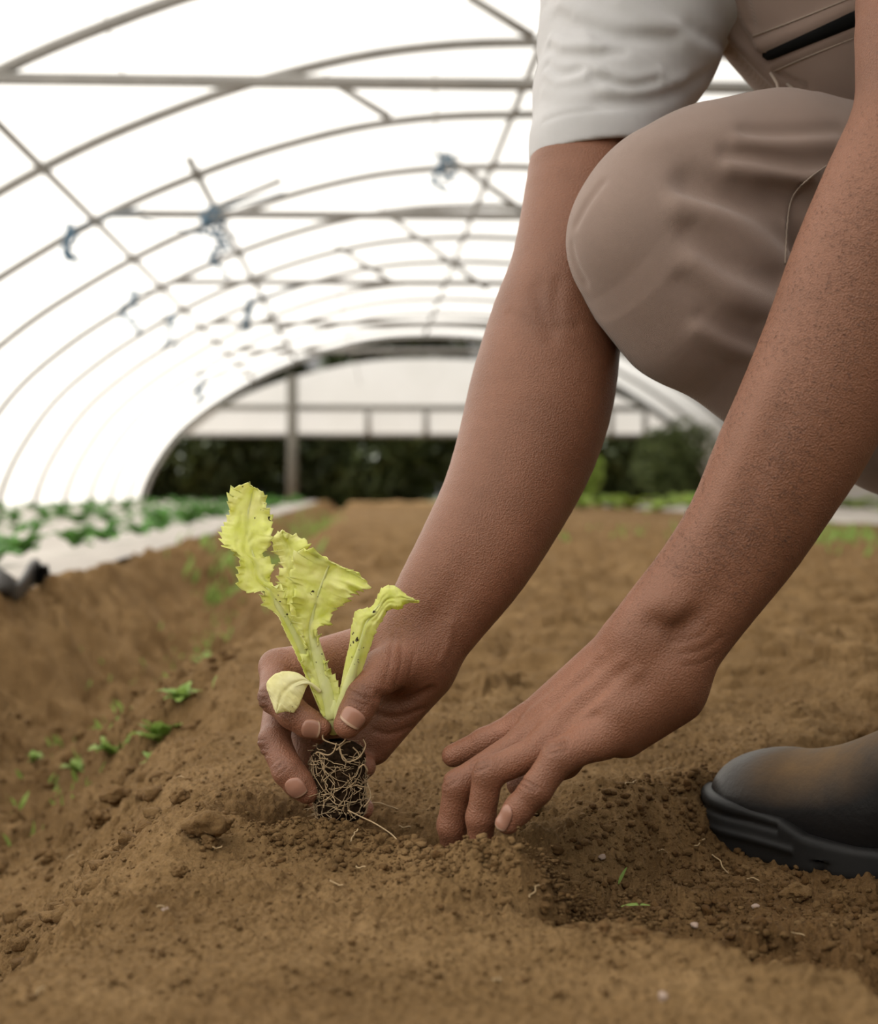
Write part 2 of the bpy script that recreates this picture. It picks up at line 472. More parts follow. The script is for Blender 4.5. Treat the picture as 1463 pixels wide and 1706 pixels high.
for i, y in enumerate(yy):
    wv = max(.40 * y, .45 if y < 1.1 else 0)
    c = core / .40 * min(max(.40 * y, .42), 9.)
    X[i, 45:-45] = c; X[i, -45:] = c[-1] + outer * max(10 - c[-1], .5); X[i, :45] = (c[0] - outer * max(10 + c[0], .5))[::-1]
Y = np.repeat(yy[:, None], X.shape[1], 1)
Zg = ground(X.ravel(), Y.ravel())
V = np.stack([X.ravel(), Y.ravel(), Zg], 1)
W_ = X.shape[1]
ii = np.arange(ny * W_).reshape(ny, W_)
Q = np.stack([ii[:-1, :-1], ii[:-1, 1:], ii[1:, 1:], ii[1:, :-1]], -1).reshape(-1, 4)
me = mesh_np('ground', V, Q); set_attr(me, 'moist', moist(V[:, 0], V[:, 1]))
g = link('ground', me, M['soil']); tag(g, 'bare brown tilled soil beds and furrow on the tunnel floor', 'soil', None, 'structure')
# land around and behind, under everything
me = mesh_np('outside_ground', np.array([(-60, -25, -.34), (60, -25, -.34), (60, 90, -.34), (-60, 90, -.34)]), np.array([[0, 1, 2, 3]]))
o = link('outside_ground', me, M['grass_out']); tag(o, 'grassy land around the tunnel', 'ground', None, 'structure')
print('ground', time.time() - T0)
def gz(x, y): return float(ground(np.array([x]), np.array([y]))[0])

# ------------------------------------------------------------------ tunnel
UC = 1.09
_px = np.array([0, .6, 1.15, 1.75, 2.3, 2.7, 3.1, 3.55, 3.97, 4.28, 4.46, 4.55])
_pz = np.array([2.76, 2.735, 2.655, 2.49, 2.28, 2.09, 1.86, 1.56, 1.19, .76, .38, 0.])
_pp = smooth_poly(np.stack([_px, _pz], 1), 4)
PROF = np.concatenate([np.stack([-_pp[::-1, 0], _pp[::-1, 1]], 1), _pp[1:]])
VEND, VBACK = 22.7, -4.6
vs = np.linspace(VBACK, VEND, 60)
V = []; 
for v in vs:
    sag = 1 + .006 * math.cos(2 * PI * (v - 6.2) / 1.5)
    for a, z in PROF: V.append(T(UC + a * 1.012 * sag, v, GZ + z * 1.012 * sag))
n = len(PROF); ii = np.arange(len(vs) * n).reshape(len(vs), n)
Q = np.stack([ii[:-1, :-1], ii[:-1, 1:], ii[1:, 1:], ii[1:, :-1]], -1).reshape(-1, 4)
o = link('ceiling', mesh_np('ceiling', np.array(V), Q), M['film']); tag(o, 'curved white plastic film roof of the growing tunnel', 'tunnel film', None, 'structure')
# unseen dark wall added behind the camera to cut light from the back
V = [T(UC + a, VBACK, GZ + z) for a, z in PROF] + [T(UC + a, VBACK, GZ) for a, z in PROF]
Q = np.array([[i, i + 1, n + i + 1, n + i] for i in range(n - 1)])
o = link('added_wall_back', mesh_np('added_wall_back', np.array(V), Q), M['timber']); tag(o, 'added dark timber wall behind the camera cutting light from the back', 'wall', None, 'structure')
# far gable: film with a gap under the arch and open below
ZL = 1.075
V = []; top = []
for a, z in PROF:
    zt = GZ + z - .34 * max(0, 1 - (abs(a) / 3.7) ** 2)
    if zt > ZL: top.append((a, zt))
for a, zt in top: V += [T(UC + a, VEND, zt), T(UC + a, VEND, ZL)]
Q = np.array([[2 * i, 2 * i + 1, 2 * i + 3, 2 * i + 2] for i in range(len(top) - 1)])
o = link('wall_far', mesh_np('wall_far', np.array(V), Q), M['film']); tag(o, 'white film gable hanging above the open far end', 'wall', None, 'structure')

HV = [6.2 + 1.5 * k for k in range(12)]
HL = ['nearest bent steel hoop'] + [w_ + ' bent steel hoop counted from the camera' for w_ in 'second third fourth fifth sixth seventh eighth ninth tenth eleventh twelfth'.split()]
for k, v in enumerate(HV):
    mb = MB(); mb.tube([T(UC + a, v, GZ + z) for a, z in PROF], .031, 8)
    o = mb.build('tunnel_hoop', M['steel'])
    tag(o, HL[k] + ' under the white tunnel film', 'hoop', 'steel hoops of the tunnel')
tag(o, 'steel hoop framing the open far end of the tunnel', 'hoop', 'steel hoops of the tunnel')
def prof_z(a): return np.interp(a, PROF[:, 0], PROF[:, 1])
for a, r, lab in ((-2.75, .022, 'lower left lengthwise steel purlin tied to the hoops'),
                  (-2.12, .024, 'darker lengthwise purlin with twine hanging from it'),
                  (-.15, .022, 'lengthwise ridge purlin along the tunnel top'),
                  (2.3, .022, 'lengthwise steel purlin over the crouching person')):
    mb = MB(); mb.tube([T(UC + a, v, GZ + prof_z(a) - .045) for v in np.linspace(8.6 if a == -2.12 else 4.6, VEND, 30)], r, 8)
    tag(mb.build('purlin', M['steel_dark'] if a == -2.12 else M['steel']), lab, 'purlin', 'lengthwise purlins')
ZC = 1.965
for k, v in enumerate(HV[0:9:2]):
    aw = np.interp(-(ZC - GZ), -PROF[n // 2:, 1], PROF[n // 2:, 0])
    mb = MB(); mb.tube([T(UC - aw, v, ZC), T(UC, v, ZC + .01), T(UC + aw, v, ZC)], .030, 8)
    lab = ['nearest horizontal steel crossbar high under the film', 'second horizontal crossbar behind the nearest one', 'third horizontal crossbar midway down the tunnel',
           'fourth horizontal crossbar towards the far end', 'farthest horizontal crossbar before the open end'][k]
    tag(mb.build('crossbar', M['steel']), lab, 'crossbar', 'horizontal crossbars')
def atv(px, py, v):      # point of the plane across the tunnel at v seen at a pixel
    o = np.array([0, 0, CZ]); D = U(px, py, 1.) - o
    t = v / (D[0] * AX[0] + D[1] * AX[1]); return tuple(o + D * t)
for k, (p, q, v) in enumerate((((738, 255), (900, 372), 9.2), ((634, 348), (812, 482), 12.2), ((540, 128), (650, 196), 7.7), ((780, -6), (890, 62), 6.2),
                  ((470, 300), (330, 358), 9.2), ((560, 410), (660, 474), 12.2), ((930, 520), (790, 590), 15.2))):
    mb = MB(); mb.tube([atv(*p, v), atv(*q, v)], .022, 6)
    tag(mb.build('brace', M['steel']), 'slanting steel brace ' + ['dropping to the second crossbar beside the upper arm', 'dropping to the third crossbar beside the elbow', 'between the nearest crossbar and the third hoop', 'at the top beside the T-shirt sleeve', 'rising left of the mid-roof twine knot', 'ending on the third crossbar in mid roof', 'low over the far gable near the elbow'][k], 'brace', 'slanting braces')
# far end frame
mb = MB(); aw = np.interp(-(1.50 - GZ), -PROF[n // 2:, 1], PROF[n // 2:, 0])
mb.tube([T(UC - aw, VEND - .06, 1.50), T(UC + aw, VEND - .06, 1.50)], .045, 8)
tag(mb.build('end_rail', M['steel_dark']), 'horizontal rail across the white far gable', 'rail')
mb = MB(); mb.tube([T(UC - 3.9, VEND - .03, ZL), T(UC + 3.9, VEND - .03, ZL)], .03, 8)
tag(mb.build('bottom_rail', M['steel']), 'thin rail along the lower edge of the white gable film', 'rail')
x0 = atv(487, 800, VEND - .2)
mb = MB(); mb.tube([(x0[0], x0[1], GZ - .1), (x0[0], x0[1], 2.0)], .085, 10)
tag(mb.build('end_post', M['steel_dark']), 'grey steel post standing in the open far end', 'post')
for k, px in enumerate((613, 710, 1018, 1075)):
    p = atv(px, 700, VEND - .08); mb = MB(); mb.tube([(p[0], p[1], ZL), (p[0], p[1], 1.5)], .045, 8)
    tag(mb.build('stub_post', M['steel']), ['short upright on the far gable left of the forearm, farther from the arm', 'short upright on the far gable right next to the forearm edge', 'short upright on the far gable in the gap between both arms', 'short upright on the far gable under the knee'][k], 'post', 'short uprights of the far gable')
for i, (px, py, v, ln, lab) in enumerate(((352, 352, 9.2, .16, 'dark blue twine knot on the purlin in mid roof'), (366, 398, 9.6, .20, 'blue twine loop hanging under the mid-roof knot'),
        (118, 380, 9.4, .22, 'blue twine hanging nearest the left film wall'), (222, 488, 12.2, .3, 'blue twine tied at the left end of the third crossbar'),
        (412, 500, 12.8, .26, 'dark twine bundle low on the darker purlin'), (742, 262, 9.2, .16, 'blue twine near the ridge by the arm'),
        (332, 628, 17, .3, 'blue twine close to the far gable'), (286, 528, 14, .25, 'pale blue twine between left purlin and far end'))):
    p = np.array(atv(px, py, v - .35)); r_ = np.random.default_rng(i); mb = MB()
    for s in range(3):
        q = [p + np.array([r_.normal() * .025 + .045 * math.sin(j * .9 + s), r_.normal() * .03, -ln * j / 7 + .04 * r_.normal()]) for j in range(8)]
        q[0] = p + np.array([0, 0, .03]); mb.tube(smooth_poly(q, 3), .010, 6)
    mb.tube([p + np.array([-.5 if i % 2 else .45, 0, .12]), p, p + np.array([.12, .1, .05])], .007, 5)
    tag(mb.build('twine', M['blue']), lab, 'twine', 'blue twine in the roof')
for i, (p, q, v) in enumerate((((165, 0), (210, 140), 6.2), ((255, 380), (275, 560), 12.2), ((560, 470), (600, 640), 16.), ((724, 120), (728, 262), 7.))):
    mb = MB(); mb.tube([atv(*p, v), atv(*q, v)], .005, 5)
    tag(mb.build('hanging_wire', M['wire']), ['thin wire at the top left above the nearest crossbar', 'thin wire in the left roof under the second crossbar', 'thin wire low over the far gable', 'thin wire near the ridge beside the upper arm'][i], 'wire', 'hanging wires')
print('tunnel', time.time() - T0)

# ------------------------------------------------------------------ leaves and plants
def leaf_patch(mb, base, direc, up, L, Wd, curl=.3, fold=.15, n_=7, tip=.9, wave=.0, seed=0):
    d = Vector(direc).normalized(); up = Vector(up); s = d.cross(up).normalized(); up = s.cross(d).normalized()
    V = []; Fc = []
    for i in range(n_ + 1):
        t = i / n_; wdt = Wd * .5 * (math.sin(PI * min(t ** .8 * tip + .04, 1)) + .05)
        c = Vector(base) + d * L * (t - .12 * curl * t * t) + up * L * (curl * (t * .6 - t * t * .9))
        for j, sg in enumerate((-1, -.5, 0, .5, 1)):
            V.append(c + s * wdt * sg + up * (abs(sg) * fold * wdt + wave * wdt * math.sin(i * 2.1 + seed + sg * 2)))
    for i in range(n_):
        for j in range(4):
            a = i * 5 + j; Fc.append((a, a + 1, a + 6, a + 5))
    mb.add(V, Fc)
def crop_mesh(seed, nl, L, spread=.8):
    r = random.Random(seed); mb = MB()
    for i in range(nl):
        a = 2.4 * i + r.uniform(-.3, .3); e = r.uniform(.25, 1.1) * spread
        leaf_patch(mb, (0, 0, 0), (math.cos(a) * math.cos(e), math.sin(a) * math.cos(e), math.sin(e)), (0, 0, 1), L * r.uniform(.7, 1.1), L * .48, r.uniform(.2, .7), .2, 7, .9, .2, i)
    me = bpy.data.meshes.new('crop_plant'); me.from_pydata(mb.V, [], mb.Fc); me.update()
    me.polygons.foreach_set('use_smooth', np.ones(len(me.polygons), dtype=bool)); return me

# mulched bed on the left
def mulch(name, u0, u1, v0, v1, z0, label, mat):
    us = np.linspace(u0, u1, 40); vv = np.linspace(v0, v1, 160); V = []
    for v in vv:
        for u in us:
            x, y, _ = T(u, v, 0)
            e = min(abs(u - u0), abs(u - u1)); z = z0 - .035 * math.exp(-(e / .04) ** 2) + .006 * math.sin(u * 19 + v * 2) * math.sin(v * 5.1)
            V.append((x, y, z + .02 * math.cos((u - u0) / (u1 - u0) * 4 * 2 * PI)))
    ii = np.arange(160 * 40).reshape(160, 40)
    Q = np.stack([ii[:-1, :-1], ii[:-1, 1:], ii[1:, 1:], ii[1:, :-1]], -1).reshape(-1, 4)
    o = link(name, mesh_np(name, np.array(V), Q), mat); tag(o, label, 'mulch film'); return o
mulch('mulch_film', -3.15, -.655, 2.0, 21.5, .046, 'pale mulch film over the planted bed on the left', M['mulch'])
mulch('mulch_film', 3.0, 4.9, 7.5, 21.5, .03, 'white mulch film strip on the right behind the arm', M['mulch'])
me_c = [crop_mesh(s, 9, .15) for s in range(4)]
for m_ in me_c: m_.materials.append(M['crop'])
r_ = random.Random(3); cnt = 0
def crop(x, y, z, sc, label, group, meshes=me_c, name='leafy_plant', cat='plant'):
    o = bpy.data.objects.new(name, r_.choice(meshes)); COL.objects.link(o)
    o.location = (x, y, z); o.rotation_euler = (r_.uniform(-.15, .15), r_.uniform(-.15, .15), r_.uniform(0, 6.28)); o.scale = (sc,) * 3
    return tag(o, label, cat, group)
for row, u in enumerate((-.86, -1.32, -1.78, -2.24, -2.7, -3.05)):
    v = 2.7 + .15 * row
    while v < 20.5:
        x, y, _ = T(u + r_.uniform(-.05, .05), v, 0)
        crop(x, y, .055, r_.uniform(.42, .72) * (1.35 if row == 0 else 1),
             ['green leafy plant in the mulch row nearest the furrow', 'green leafy plant in the second mulch row from the furrow', 'green leafy plant in the middle mulch rows on the left', 'green leafy plant in the middle mulch rows on the left',
              'green leafy plant in the mulch rows against the left film wall', 'green leafy plant in the mulch rows against the left film wall'][row], 'green crop plants on the left bed')
        v += r_.uniform(.36, .56) * (1 + v * .02)
me_l = [crop_mesh(s + 20, 10, .22) for s in range(3)]
for m_ in me_l: m_.materials.append(M['lime'])
for i in range(34):
    u = r_.uniform(2.0, 4.8); v = r_.uniform(12.5, 21)
    x, y, _ = T(u, v, 0); crop(x, y, .02, r_.uniform(.8, 1.3), 'bright lime-green leafy plant on the far right bed', 'lime-green plants on the right', me_l)
me_w = [crop_mesh(s + 40, 11, .06, 1.0) for s in range(3)]
for m_ in me_w: m_.materials.append(M['weed'])
def gpt(px, py, z0=-.05):       # ground point under a pixel
    d = (CZ - z0) * F / (py - HY)
    for _ in range(12):
        p = U(px, py, d); zz = gz(p[0], p[1]); d = .5 * d + .5 * (CZ - zz) * F / (py - HY)
    return U(px, py, d)[:2]
for px, py, sc, lab in ((268, 1205, .75, 'largest green weed in the furrow left of the hand'), (300, 1200, .5, 'small weed right beside the largest furrow weed'), (128, 1285, .4, 'small weed low in the furrow near the clod'),
                    (185, 1262, .5, 'pale green weed left of the largest furrow weed'), (258, 1275, .35, 'tiny weed sprout below the largest furrow weed'), (345, 1115, .8, 'blurred weed higher up the furrow behind the hand'),
                    (72, 1080, .4, 'tiny weed on the furrow slope at far left'), (55, 1280, .35, 'small yellowish weed at the left soil slope foot'), (320, 1150, .5, 'thin weed on the furrow floor beside the hand')):
    x, y = gpt(px, py); crop(x, y, gz(x, y), sc, lab, 'weeds in the furrow', me_w, 'weed', 'weed')
def grass(name, pts, label, h=.05):
    mb = MB(); rr = random.Random(len(label))
    for x, y in pts:
        z = gz(x, y) if y < 25 else GZ; a = rr.uniform(0, 6.28); hh = h * rr.uniform(.5, 1.2)
        leaf_patch(mb, (x, y, z - .003), (math.cos(a) * .5, math.sin(a) * .5, 1), (math.sin(a), -math.cos(a), .2), hh, hh * .22, .4, .1, 4)
    o = mb.build(name, M['weed']); tag(o, label, 'grass', None, 'stuff')
pp = [];
for i in range(700):
    v = 4.5 + 12 * random.random() ** 1.5; x, y, _ = T(-.40 + random.gauss(0, .09), v, 0); pp.append((x, y))
grass('grass', pp, 'green grass strip along the far furrow', .07)
pp = []
for i in range(500):
    x, y, _ = T(2.0 + random.gauss(0, .35), 6.2 + random.gauss(0, .7), 0); pp.append((x, y))
grass('grass', pp, 'low green grass patch on the soil at far right', .06)
pp = []
for i in range(500):
    v = 1.55 + 3 * random.random(); x, y, _ = T(-.33 + random.gauss(0, .06), v, 0); pp.append((x, y))
grass('grass', pp, 'sparse short grass on the near furrow floor', .022)
# dark strip of black plastic at the left ridge
mb = MB(); V = []
cs = [gpt(px, py, -.02) for px, py in ((-60, 1012), (-30, 1008), (0, 1004), (30, 998), (60, 988), (82, 978))]
for i, (x, y) in enumerate(smooth_poly(cs, 4)):
    z = .6 * np.mean([gz(*c) for c in cs]) + .4 * gz(x, y) + .012
    for j in range(5): V.append((x, y + .006 * math.sin(j * 1.2 + i * .3), z + .002 + .040 * j / 4 * (1 - .25 * math.sin(i * .7))))
nn = len(V) // 5; mb.add(V, [(i * 5 + j, i * 5 + j + 1, i * 5 + j + 6, i * 5 + j + 5) for i in range(nn - 1) for j in range(4)])
o = mb.build('plastic_strip', M['mulch_black']); so = o.modifiers.new('s', 'SOLIDIFY'); so.thickness = .006
tag(o, 'black plastic edging strip below the left mulch bed', 'plastic strip')

# trees and bushes
def tree(name, base, w, h, dpt, mat, nleaf, ls, label, group, seed, cat='tree', low=.0):
    r = np.random.default_rng(seed); root = empty(name, base); tag(root, label, cat, group)
    V = np.empty((nleaf * 4, 3)); 
    lumps = r.normal(size=(16, 3)); lumps /= np.linalg.norm(lumps, axis=1)[:, None]; lumps *= r.uniform(.25, .85, (16, 1))
    for i in range(nleaf):
        c = lumps[r.integers(16)]; q = r.normal(size=3); q /= np.linalg.norm(q); q *= r.uniform(.5, 1) ** .5 * .48
        p = (c * .75 + q) * np.array([w / 2, dpt / 2, h * (1 - low) / 2]) + np.array([0, 0, low * h + h * (1 - low) / 2])
        p[2] = max(p[2], .02)
        a = r.normal(size=3); a /= np.linalg.norm(a); b = np.cross(a, r.normal(size=3)); b /= np.linalg.norm(b)
        s = ls * r.uniform(.6, 1.3)
        V[i * 4:i * 4 + 4] = [p - a * s, p - b * s * .5, p + a * s, p + b * s * .5]
    V += np.array(base)
    Q = np.arange(nleaf * 4).reshape(-1, 4)
    link('foliage', mesh_np('foliage', V, Q), mat, root, False)
    mb = MB(); bx = np.array(base)
    mb.tube([bx + (0, 0, -.1), bx + (.03 * w, 0, h * .3), bx + (0, .02 * w, h * .75)], [.035 * h, .025 * h, .008 * h], 8)
    for k in range(5):
        a = k * 1.3; mb.tube([bx + (0, 0, h * (.25 + .07 * k)), bx + (math.cos(a) * w * .3, math.sin(a) * dpt * .3, h * (.5 + .08 * k))], [.014 * h, .005 * h], 6)
    mb.build('trunk', M['bark'], root)
for i, (x, y, wd, h) in enumerate(((-7.2, 28.2, 4.4, 4.3), (-3.9, 28.0, 4.2, 4.4), (-.9, 28.4, 4.2, 4.9), (2.0, 28.1, 4.0, 4.7), (5.3, 28.3, 4.4, 4.6), (9.0, 28.6, 4.6, 4.4))):
    tree('hedge_tree', (x, y, -.34), wd, h, 2.2, M['tree'], 5200, .15, 'dense dark green tree beyond the open far end', 'dark trees beyond the far end', i, low=-.05)
for i in range(11):
    tree('hedge_bush', (-6.6 + 1.42 * i, 25.6 + .25 * (i % 2), -.34), 2.5, 2.0 + .15 * (i % 3), 1.3, M['tree'], 4200, .10, 'dark green bush of the hedge closing the open far end', 'dark bushes of the far hedge', 50 + i, 'bush', low=-.12)
for i in range(8):  # trees added out of view to dim the film on the right
    tree('hedge_tree', (7.6 + .2 * (i % 2) - .13 * i, -7.0 + 2.7 * i, -.34), 2.8, 4.8, 3.2, M['tree'], 4200, .24, 'added unseen dark tree dimming the right flank of the tunnel', 'added trees dimming the right film', 70 + i, low=-.05)
tree('bush', (3.12, 19.2, -.03), 1.4, 1.28, 1.1, M['olive'], 3200, .05, 'rounded olive-green bush at the far right end of the tunnel', None, 31, 'bush', -.05)
tree('bush', (2.15, 22.0, -.05), .75, 1.0, .6, M['lime'], 1000, .045, 'narrow yellow-green shrub behind the right-hand forearm gap', None, 32, 'bush')
print('plants', time.time() - T0)

# ------------------------------------------------------------------ the person: skeleton in space
# far (right) arm: px, py, depth, radius px, flatness
R_ARM = [(1090, -90, 1.20, 120, 0), (1022, 100, 1.16, 88, 0), (980, 250, 1.125, 88, .0), (962, 370, 1.105, 91, .0), (946, 470, 1.09, 99, .05), (926, 545, 1.08, 108, .06),
         (904, 650, 1.065, 118, .08), (878, 745, 1.05, 114, .08), (838, 840, 1.03, 103, .1), (788, 930, 1.01, 95, .15), (740, 1003, .997, 84, .25), (708, 1055, .99, 74, .32), (690, 1080, .99, 68, .32)]
L_ARM = [(1500, -330, .98, 140, 0), (1545, -120, .93, 116, 0), (1541, 60, .905, 108, 0), (1532, 190, .895, 104, .02), (1485, 320, .89, 112, .05), (1440, 445, .89, 119, .06), (1395, 580, .89, 122, .07),
         (1345, 695, .89, 119, .08), (1300, 780, .89, 112, .1), (1243, 885, .89, 100, .15), (1184, 968, .89, 93, .22), (1128, 1040, .89, 92, .3), (1096, 1085, .89, 92, .32)]
# hands: palm bones (from carpus to knuckle) and finger chains
R_META = [((684, 1078, .993, 58), (462, 1112, .998, 28)), ((684, 1090, .997, 52), (468, 1168, 1.012, 28)), ((688, 1105, 1.0, 48), (512, 1222, 1.014, 26)), ((695, 1115, 1.0, 44), (582, 1260, 1.005, 24)),
          ((704, 1122, .990, 48), (622, 1244, .995, 31)), ((690, 1098, .978, 47), (640, 1116, .957, 34))]
R_FING = dict(thumb=[(640, 1116, .957, 34), (606, 1160, .945, 29), (592, 1187, .941, 27), (579, 1207, .938, 23.5)],
              index=[(462, 1112, .998, 28), (456, 1162, .965, 25), (488, 1188, .951, 25.5), (512, 1204, .950, 23.5), (532, 1212, .950, 20.5)],
              middle=[(468, 1168, 1.012, 27), (457, 1235, .968, 26), (480, 1284, .953, 25.5), (497, 1304, .952, 24), (511, 1318, .953, 21)],
              ring=[(512, 1222, 1.014, 25), (500, 1298, 1.0, 23), (548, 1342, .995, 22), (603, 1347, .985, 19.5)],
              pinky=[(578, 1258, 1.01, 22), (553, 1296, 1.003, 20), (584, 1296, .992, 20), (607, 1277, .977, 19.5)])
L_META = [((1040, 1088, .905, 52), (874, 1204, .925, 26)), ((1062, 1106, .897, 54), (884, 1230, .905, 28)), ((1086, 1126, .891, 56), (932, 1236, .889, 28)), ((1108, 1142, .887, 58), (1000, 1230, .878, 33)),
          ((1118, 1150, .900, 58), (1040, 1222, .892, 40))]
L_FING = dict(index=[(874, 1204, .925, 25), (808, 1236, .927, 22.5), (755, 1259, .932, 19)],
              middle=[(884, 1230, .905, 27), (764, 1308, .897, 25.5), (753, 1375, .902, 24), (757, 1430, .908, 20)],
              ring=[(932, 1236, .889, 28), (814, 1288, .880, 25.5), (801, 1362, .884, 24), (801, 1425, .89, 20)],
              pinky=[(1000, 1230, .878, 31), (931, 1262, .868, 29), (893, 1315, .865, 26.5), (864, 1348, .866, 23.5), (846, 1370, .868, 20)],
              thumb=[(1030, 1170, .925, 36), (940, 1268, .948, 28), (866, 1306, .948, 22)])
R_ARM = smooth_poly(R_ARM, 3); L_ARM = smooth_poly(L_ARM, 3)
ra1, ra2 = flatten(R_ARM); la1, la2 = flatten(L_ARM)
rm = [nodes(m) for m in R_META]; lm = [nodes(m) for m in L_META]
rf = {k: nodes(v) for k, v in R_FING.items()}; lf = {k: nodes(v) for k, v in L_FING.items()}
TORSO = nodes([(1250, -260, 1.17, 200), (1430, -132, 1.17, 215), (1850, 150, 1.17, 220)])
SHOULD = nodes([(1090, -90, 1.20, 120), (1290, -290, 1.14, 170), (1500, -330, .98, 140)])
HEADC = U(1010, -560, 1.10)
def bounded(P, fn, N, mg=.03):
    pts = np.array([p - r for p, r in N] + [p + r for p, r in N], dtype=np.float32); lo = pts.min(0) - .012; hi = pts.max(0) + .012
    d = np.sqrt((np.maximum(np.maximum(lo - P, P - hi), 0) ** 2).sum(1)) + np.float32(1e-4)
    m = np.nonzero(d < mg)[0]
    if len(m): d[m] = fn(P[m])
    return d
def hand(P, meta, fing, kp):
    palm = None
    for (a, ra), (b, rb) in meta:
        e = cone(P, a, b, ra, rb); palm = e if palm is None else smin(palm, e, kp)
    fs = None
    for k, ch in fing.items():
        e = chain(P, ch, .0035); fs = e if fs is None else smin(fs, e, .0018)
    return smin(palm, fs, .0065)
RHN = sum(rm, []) + sum(rf.values(), []); LHN = sum(lm, []) + sum(lf.values(), [])
def body_base(P):
    r = bounded(P, lambda p: smin(chain(p, ra1, .004), chain(p, ra2, .004), .004), ra1 + ra2)
    r = smin(r, bounded(P, lambda p: hand(p, rm, rf, .012), RHN), .012)
    l = bounded(P, lambda p: smin(chain(p, la1, .004), chain(p, la2, .004), .004), la1 + la2)
    l = smin(l, bounded(P, lambda p: hand(p, lm, lf, .013), LHN), .013)
    t = smin(chain(P, TORSO, .05), chain(P, SHOULD, .05), .05)
    d = smin(np.minimum(r, l), t, .03) if False else np.minimum(smin(r, t, .03), smin(l, t, .03))
    nk = cone(P, U(1290, -290, 1.14), HEADC + np.array([.02, 0, -.06]), .062, .055)
    hd = smin(ellip(P, HEADC, (.10, .078, .115)), ellip(P, HEADC + np.array([-.045, 0, -.055]), (.062, .055, .065)), .04)
    hd = smin(hd, cone(P, HEADC + np.array([-.095, 0, -.005]), HEADC + np.array([-.118, 0, -.035]), .010, .016), .012)
    for s in (-1, 1):
        hd = smin(hd, ellip(P, HEADC + np.array([.012, .078 * s, -.02]), (.018, .010, .03)), .006)
        hd = smax(hd, -ball(P, HEADC + np.array([-.095, .032 * s, 0.0]), .012), .01)
    hd = smin(hd, ellip(P, HEADC + np.array([-.098, 0, -.068]), (.012, .026, .012)), .008)
    return smin(d, smin(nk, hd, .03), .03)
BS = []    # surface strokes: creases, tendons, bones
CREASE = []
def bs(pts, h, wd, n_=3):
    q = on_surface(body_base, smooth_poly(pts, n_)); BS.append((q, h / 1000, wd / 1000))
    if h < 0 and wd < 2.5: CREASE.append(q)
# --- right hand creases
def knuckle(cx, cy, ang, half, cnt, gap, h=-.8, wd=.8):
    c, s = math.cos(ang), math.sin(ang)
    for i in range(cnt):
        o = (i - (cnt - 1) / 2) * gap; b = 2.5 * (1 - abs(i - (cnt - 1) / 2) / cnt) * (1 if i % 2 else -1)
        hw = half * (1 - .15 * abs(i - (cnt - 1) / 2))
        bs([(cx + s * o - c * hw, cy - c * o - s * hw), (cx + s * (o + b), cy - c * (o + b)), (cx + s * o + c * hw, cy - c * o + s * hw)], h, wd)
knuckle(601, 1156, .35, 22, 5, 7, -0.96, .85)          # thumb joint
knuckle(592, 1177, .45, 16, 2, 5, -0.72, .8)
knuckle(438, 1166, .1, 10, 4, 8, -0.80, .9)
knuckle(478, 1190, .95, 14, 4, 6, -0.80, .8)          # index end joint
knuckle(436, 1246, -.15, 10, 4, 8, -0.80, .9)
knuckle(466, 1276, -.7, 15, 4, 6, -0.80, .8)           # middle end joint
for pts, h, wd in (([(655, 1060), (650, 1100), (640, 1140)], -.5, 1.6), ([(668, 1062), (668, 1105), (655, 1150)], -.5, 1.6), ([(690, 1090), (680, 1130), (655, 1165)], -.6, 1.6),
                   ([(632, 1160), (662, 1172), (716, 1150)], -3.0, 3.4), ([(628, 1190), (660, 1196), (704, 1182)], -1.6, 2.4), ([(624, 1218), (650, 1224), (684, 1212)], -1.4, 2.2),
                   ([(470, 1085), (495, 1100), (520, 1125)], -.5, 1.5), ([(500, 1080), (520, 1098), (535, 1120)], -.5, 1.5), ([(560, 1062), (575, 1090), (585, 1120)], -.5, 1.6), ([(610, 1055), (612, 1075), (605, 1095)], -.5, 1.6),
                   ([(752, 1040), (748, 1070), (735, 1100)], .9, 3.), ([(895, 480), (905, 520), (918, 560)], -1.6, 6.), ([(850, 520), (900, 545), (960, 545)], -.8, 4.), ([(930, 470), (925, 510), (930, 540)], -1.2, 5.)):
    bs(pts, h, wd)
# --- left hand: knuckles, tendons, wrist bone
bs([(1112, 1006), (1122, 1014)], 4.2, 11.)
bs([(1090, 1040), (1118, 1046), (1150, 1030)], -2.2, 7.)
bs([(1185, 1040), (1165, 1060), (1120, 1070)], -.5, 2.); bs([(1200, 1062), (1172, 1082), (1130, 1090)], -.5, 2.); bs([(1195, 1090), (1170, 1105), (1140, 1110)], -.4, 2.)
bs([(1040, 1100), (960, 1160), (890, 1222)], 1.2, 4.5); bs([(1060, 1120), (990, 1180), (940, 1225)], 1.3, 4.5); bs([(1000, 1090), (930, 1150), (872, 1195)], 1.1, 4.)
bs([(1010, 1150), (950, 1200), (905, 1240)], -1.3, 4.); bs([(980, 1130), (920, 1180)], -1.2, 4.); bs([(990, 1192), (958, 1208), (930, 1228)], -1.6, 3.5)
bs([(1028, 1172), (1032, 1178)], 1.8, 9.)
knuckle(928, 1243, -.25, 22, 4, 6, -0.96, .9); knuckle(880, 1307, .5, 18, 3, 5, -0.80, .8)
knuckle(800, 1272, -.4, 17, 4, 6, -0.96, .9); knuckle(748, 1300, -.5, 14, 3, 6, -0.80, .9)
bs([(1300, 700), (1260, 800), (1215, 900)], -.9, 9.); bs([(1290, 620), (1240, 740), (1180, 870)], .9, 9.)
def body(P): return strokes_apply(P, body_base(P), BS)
print('strokes', time.time() - T0)

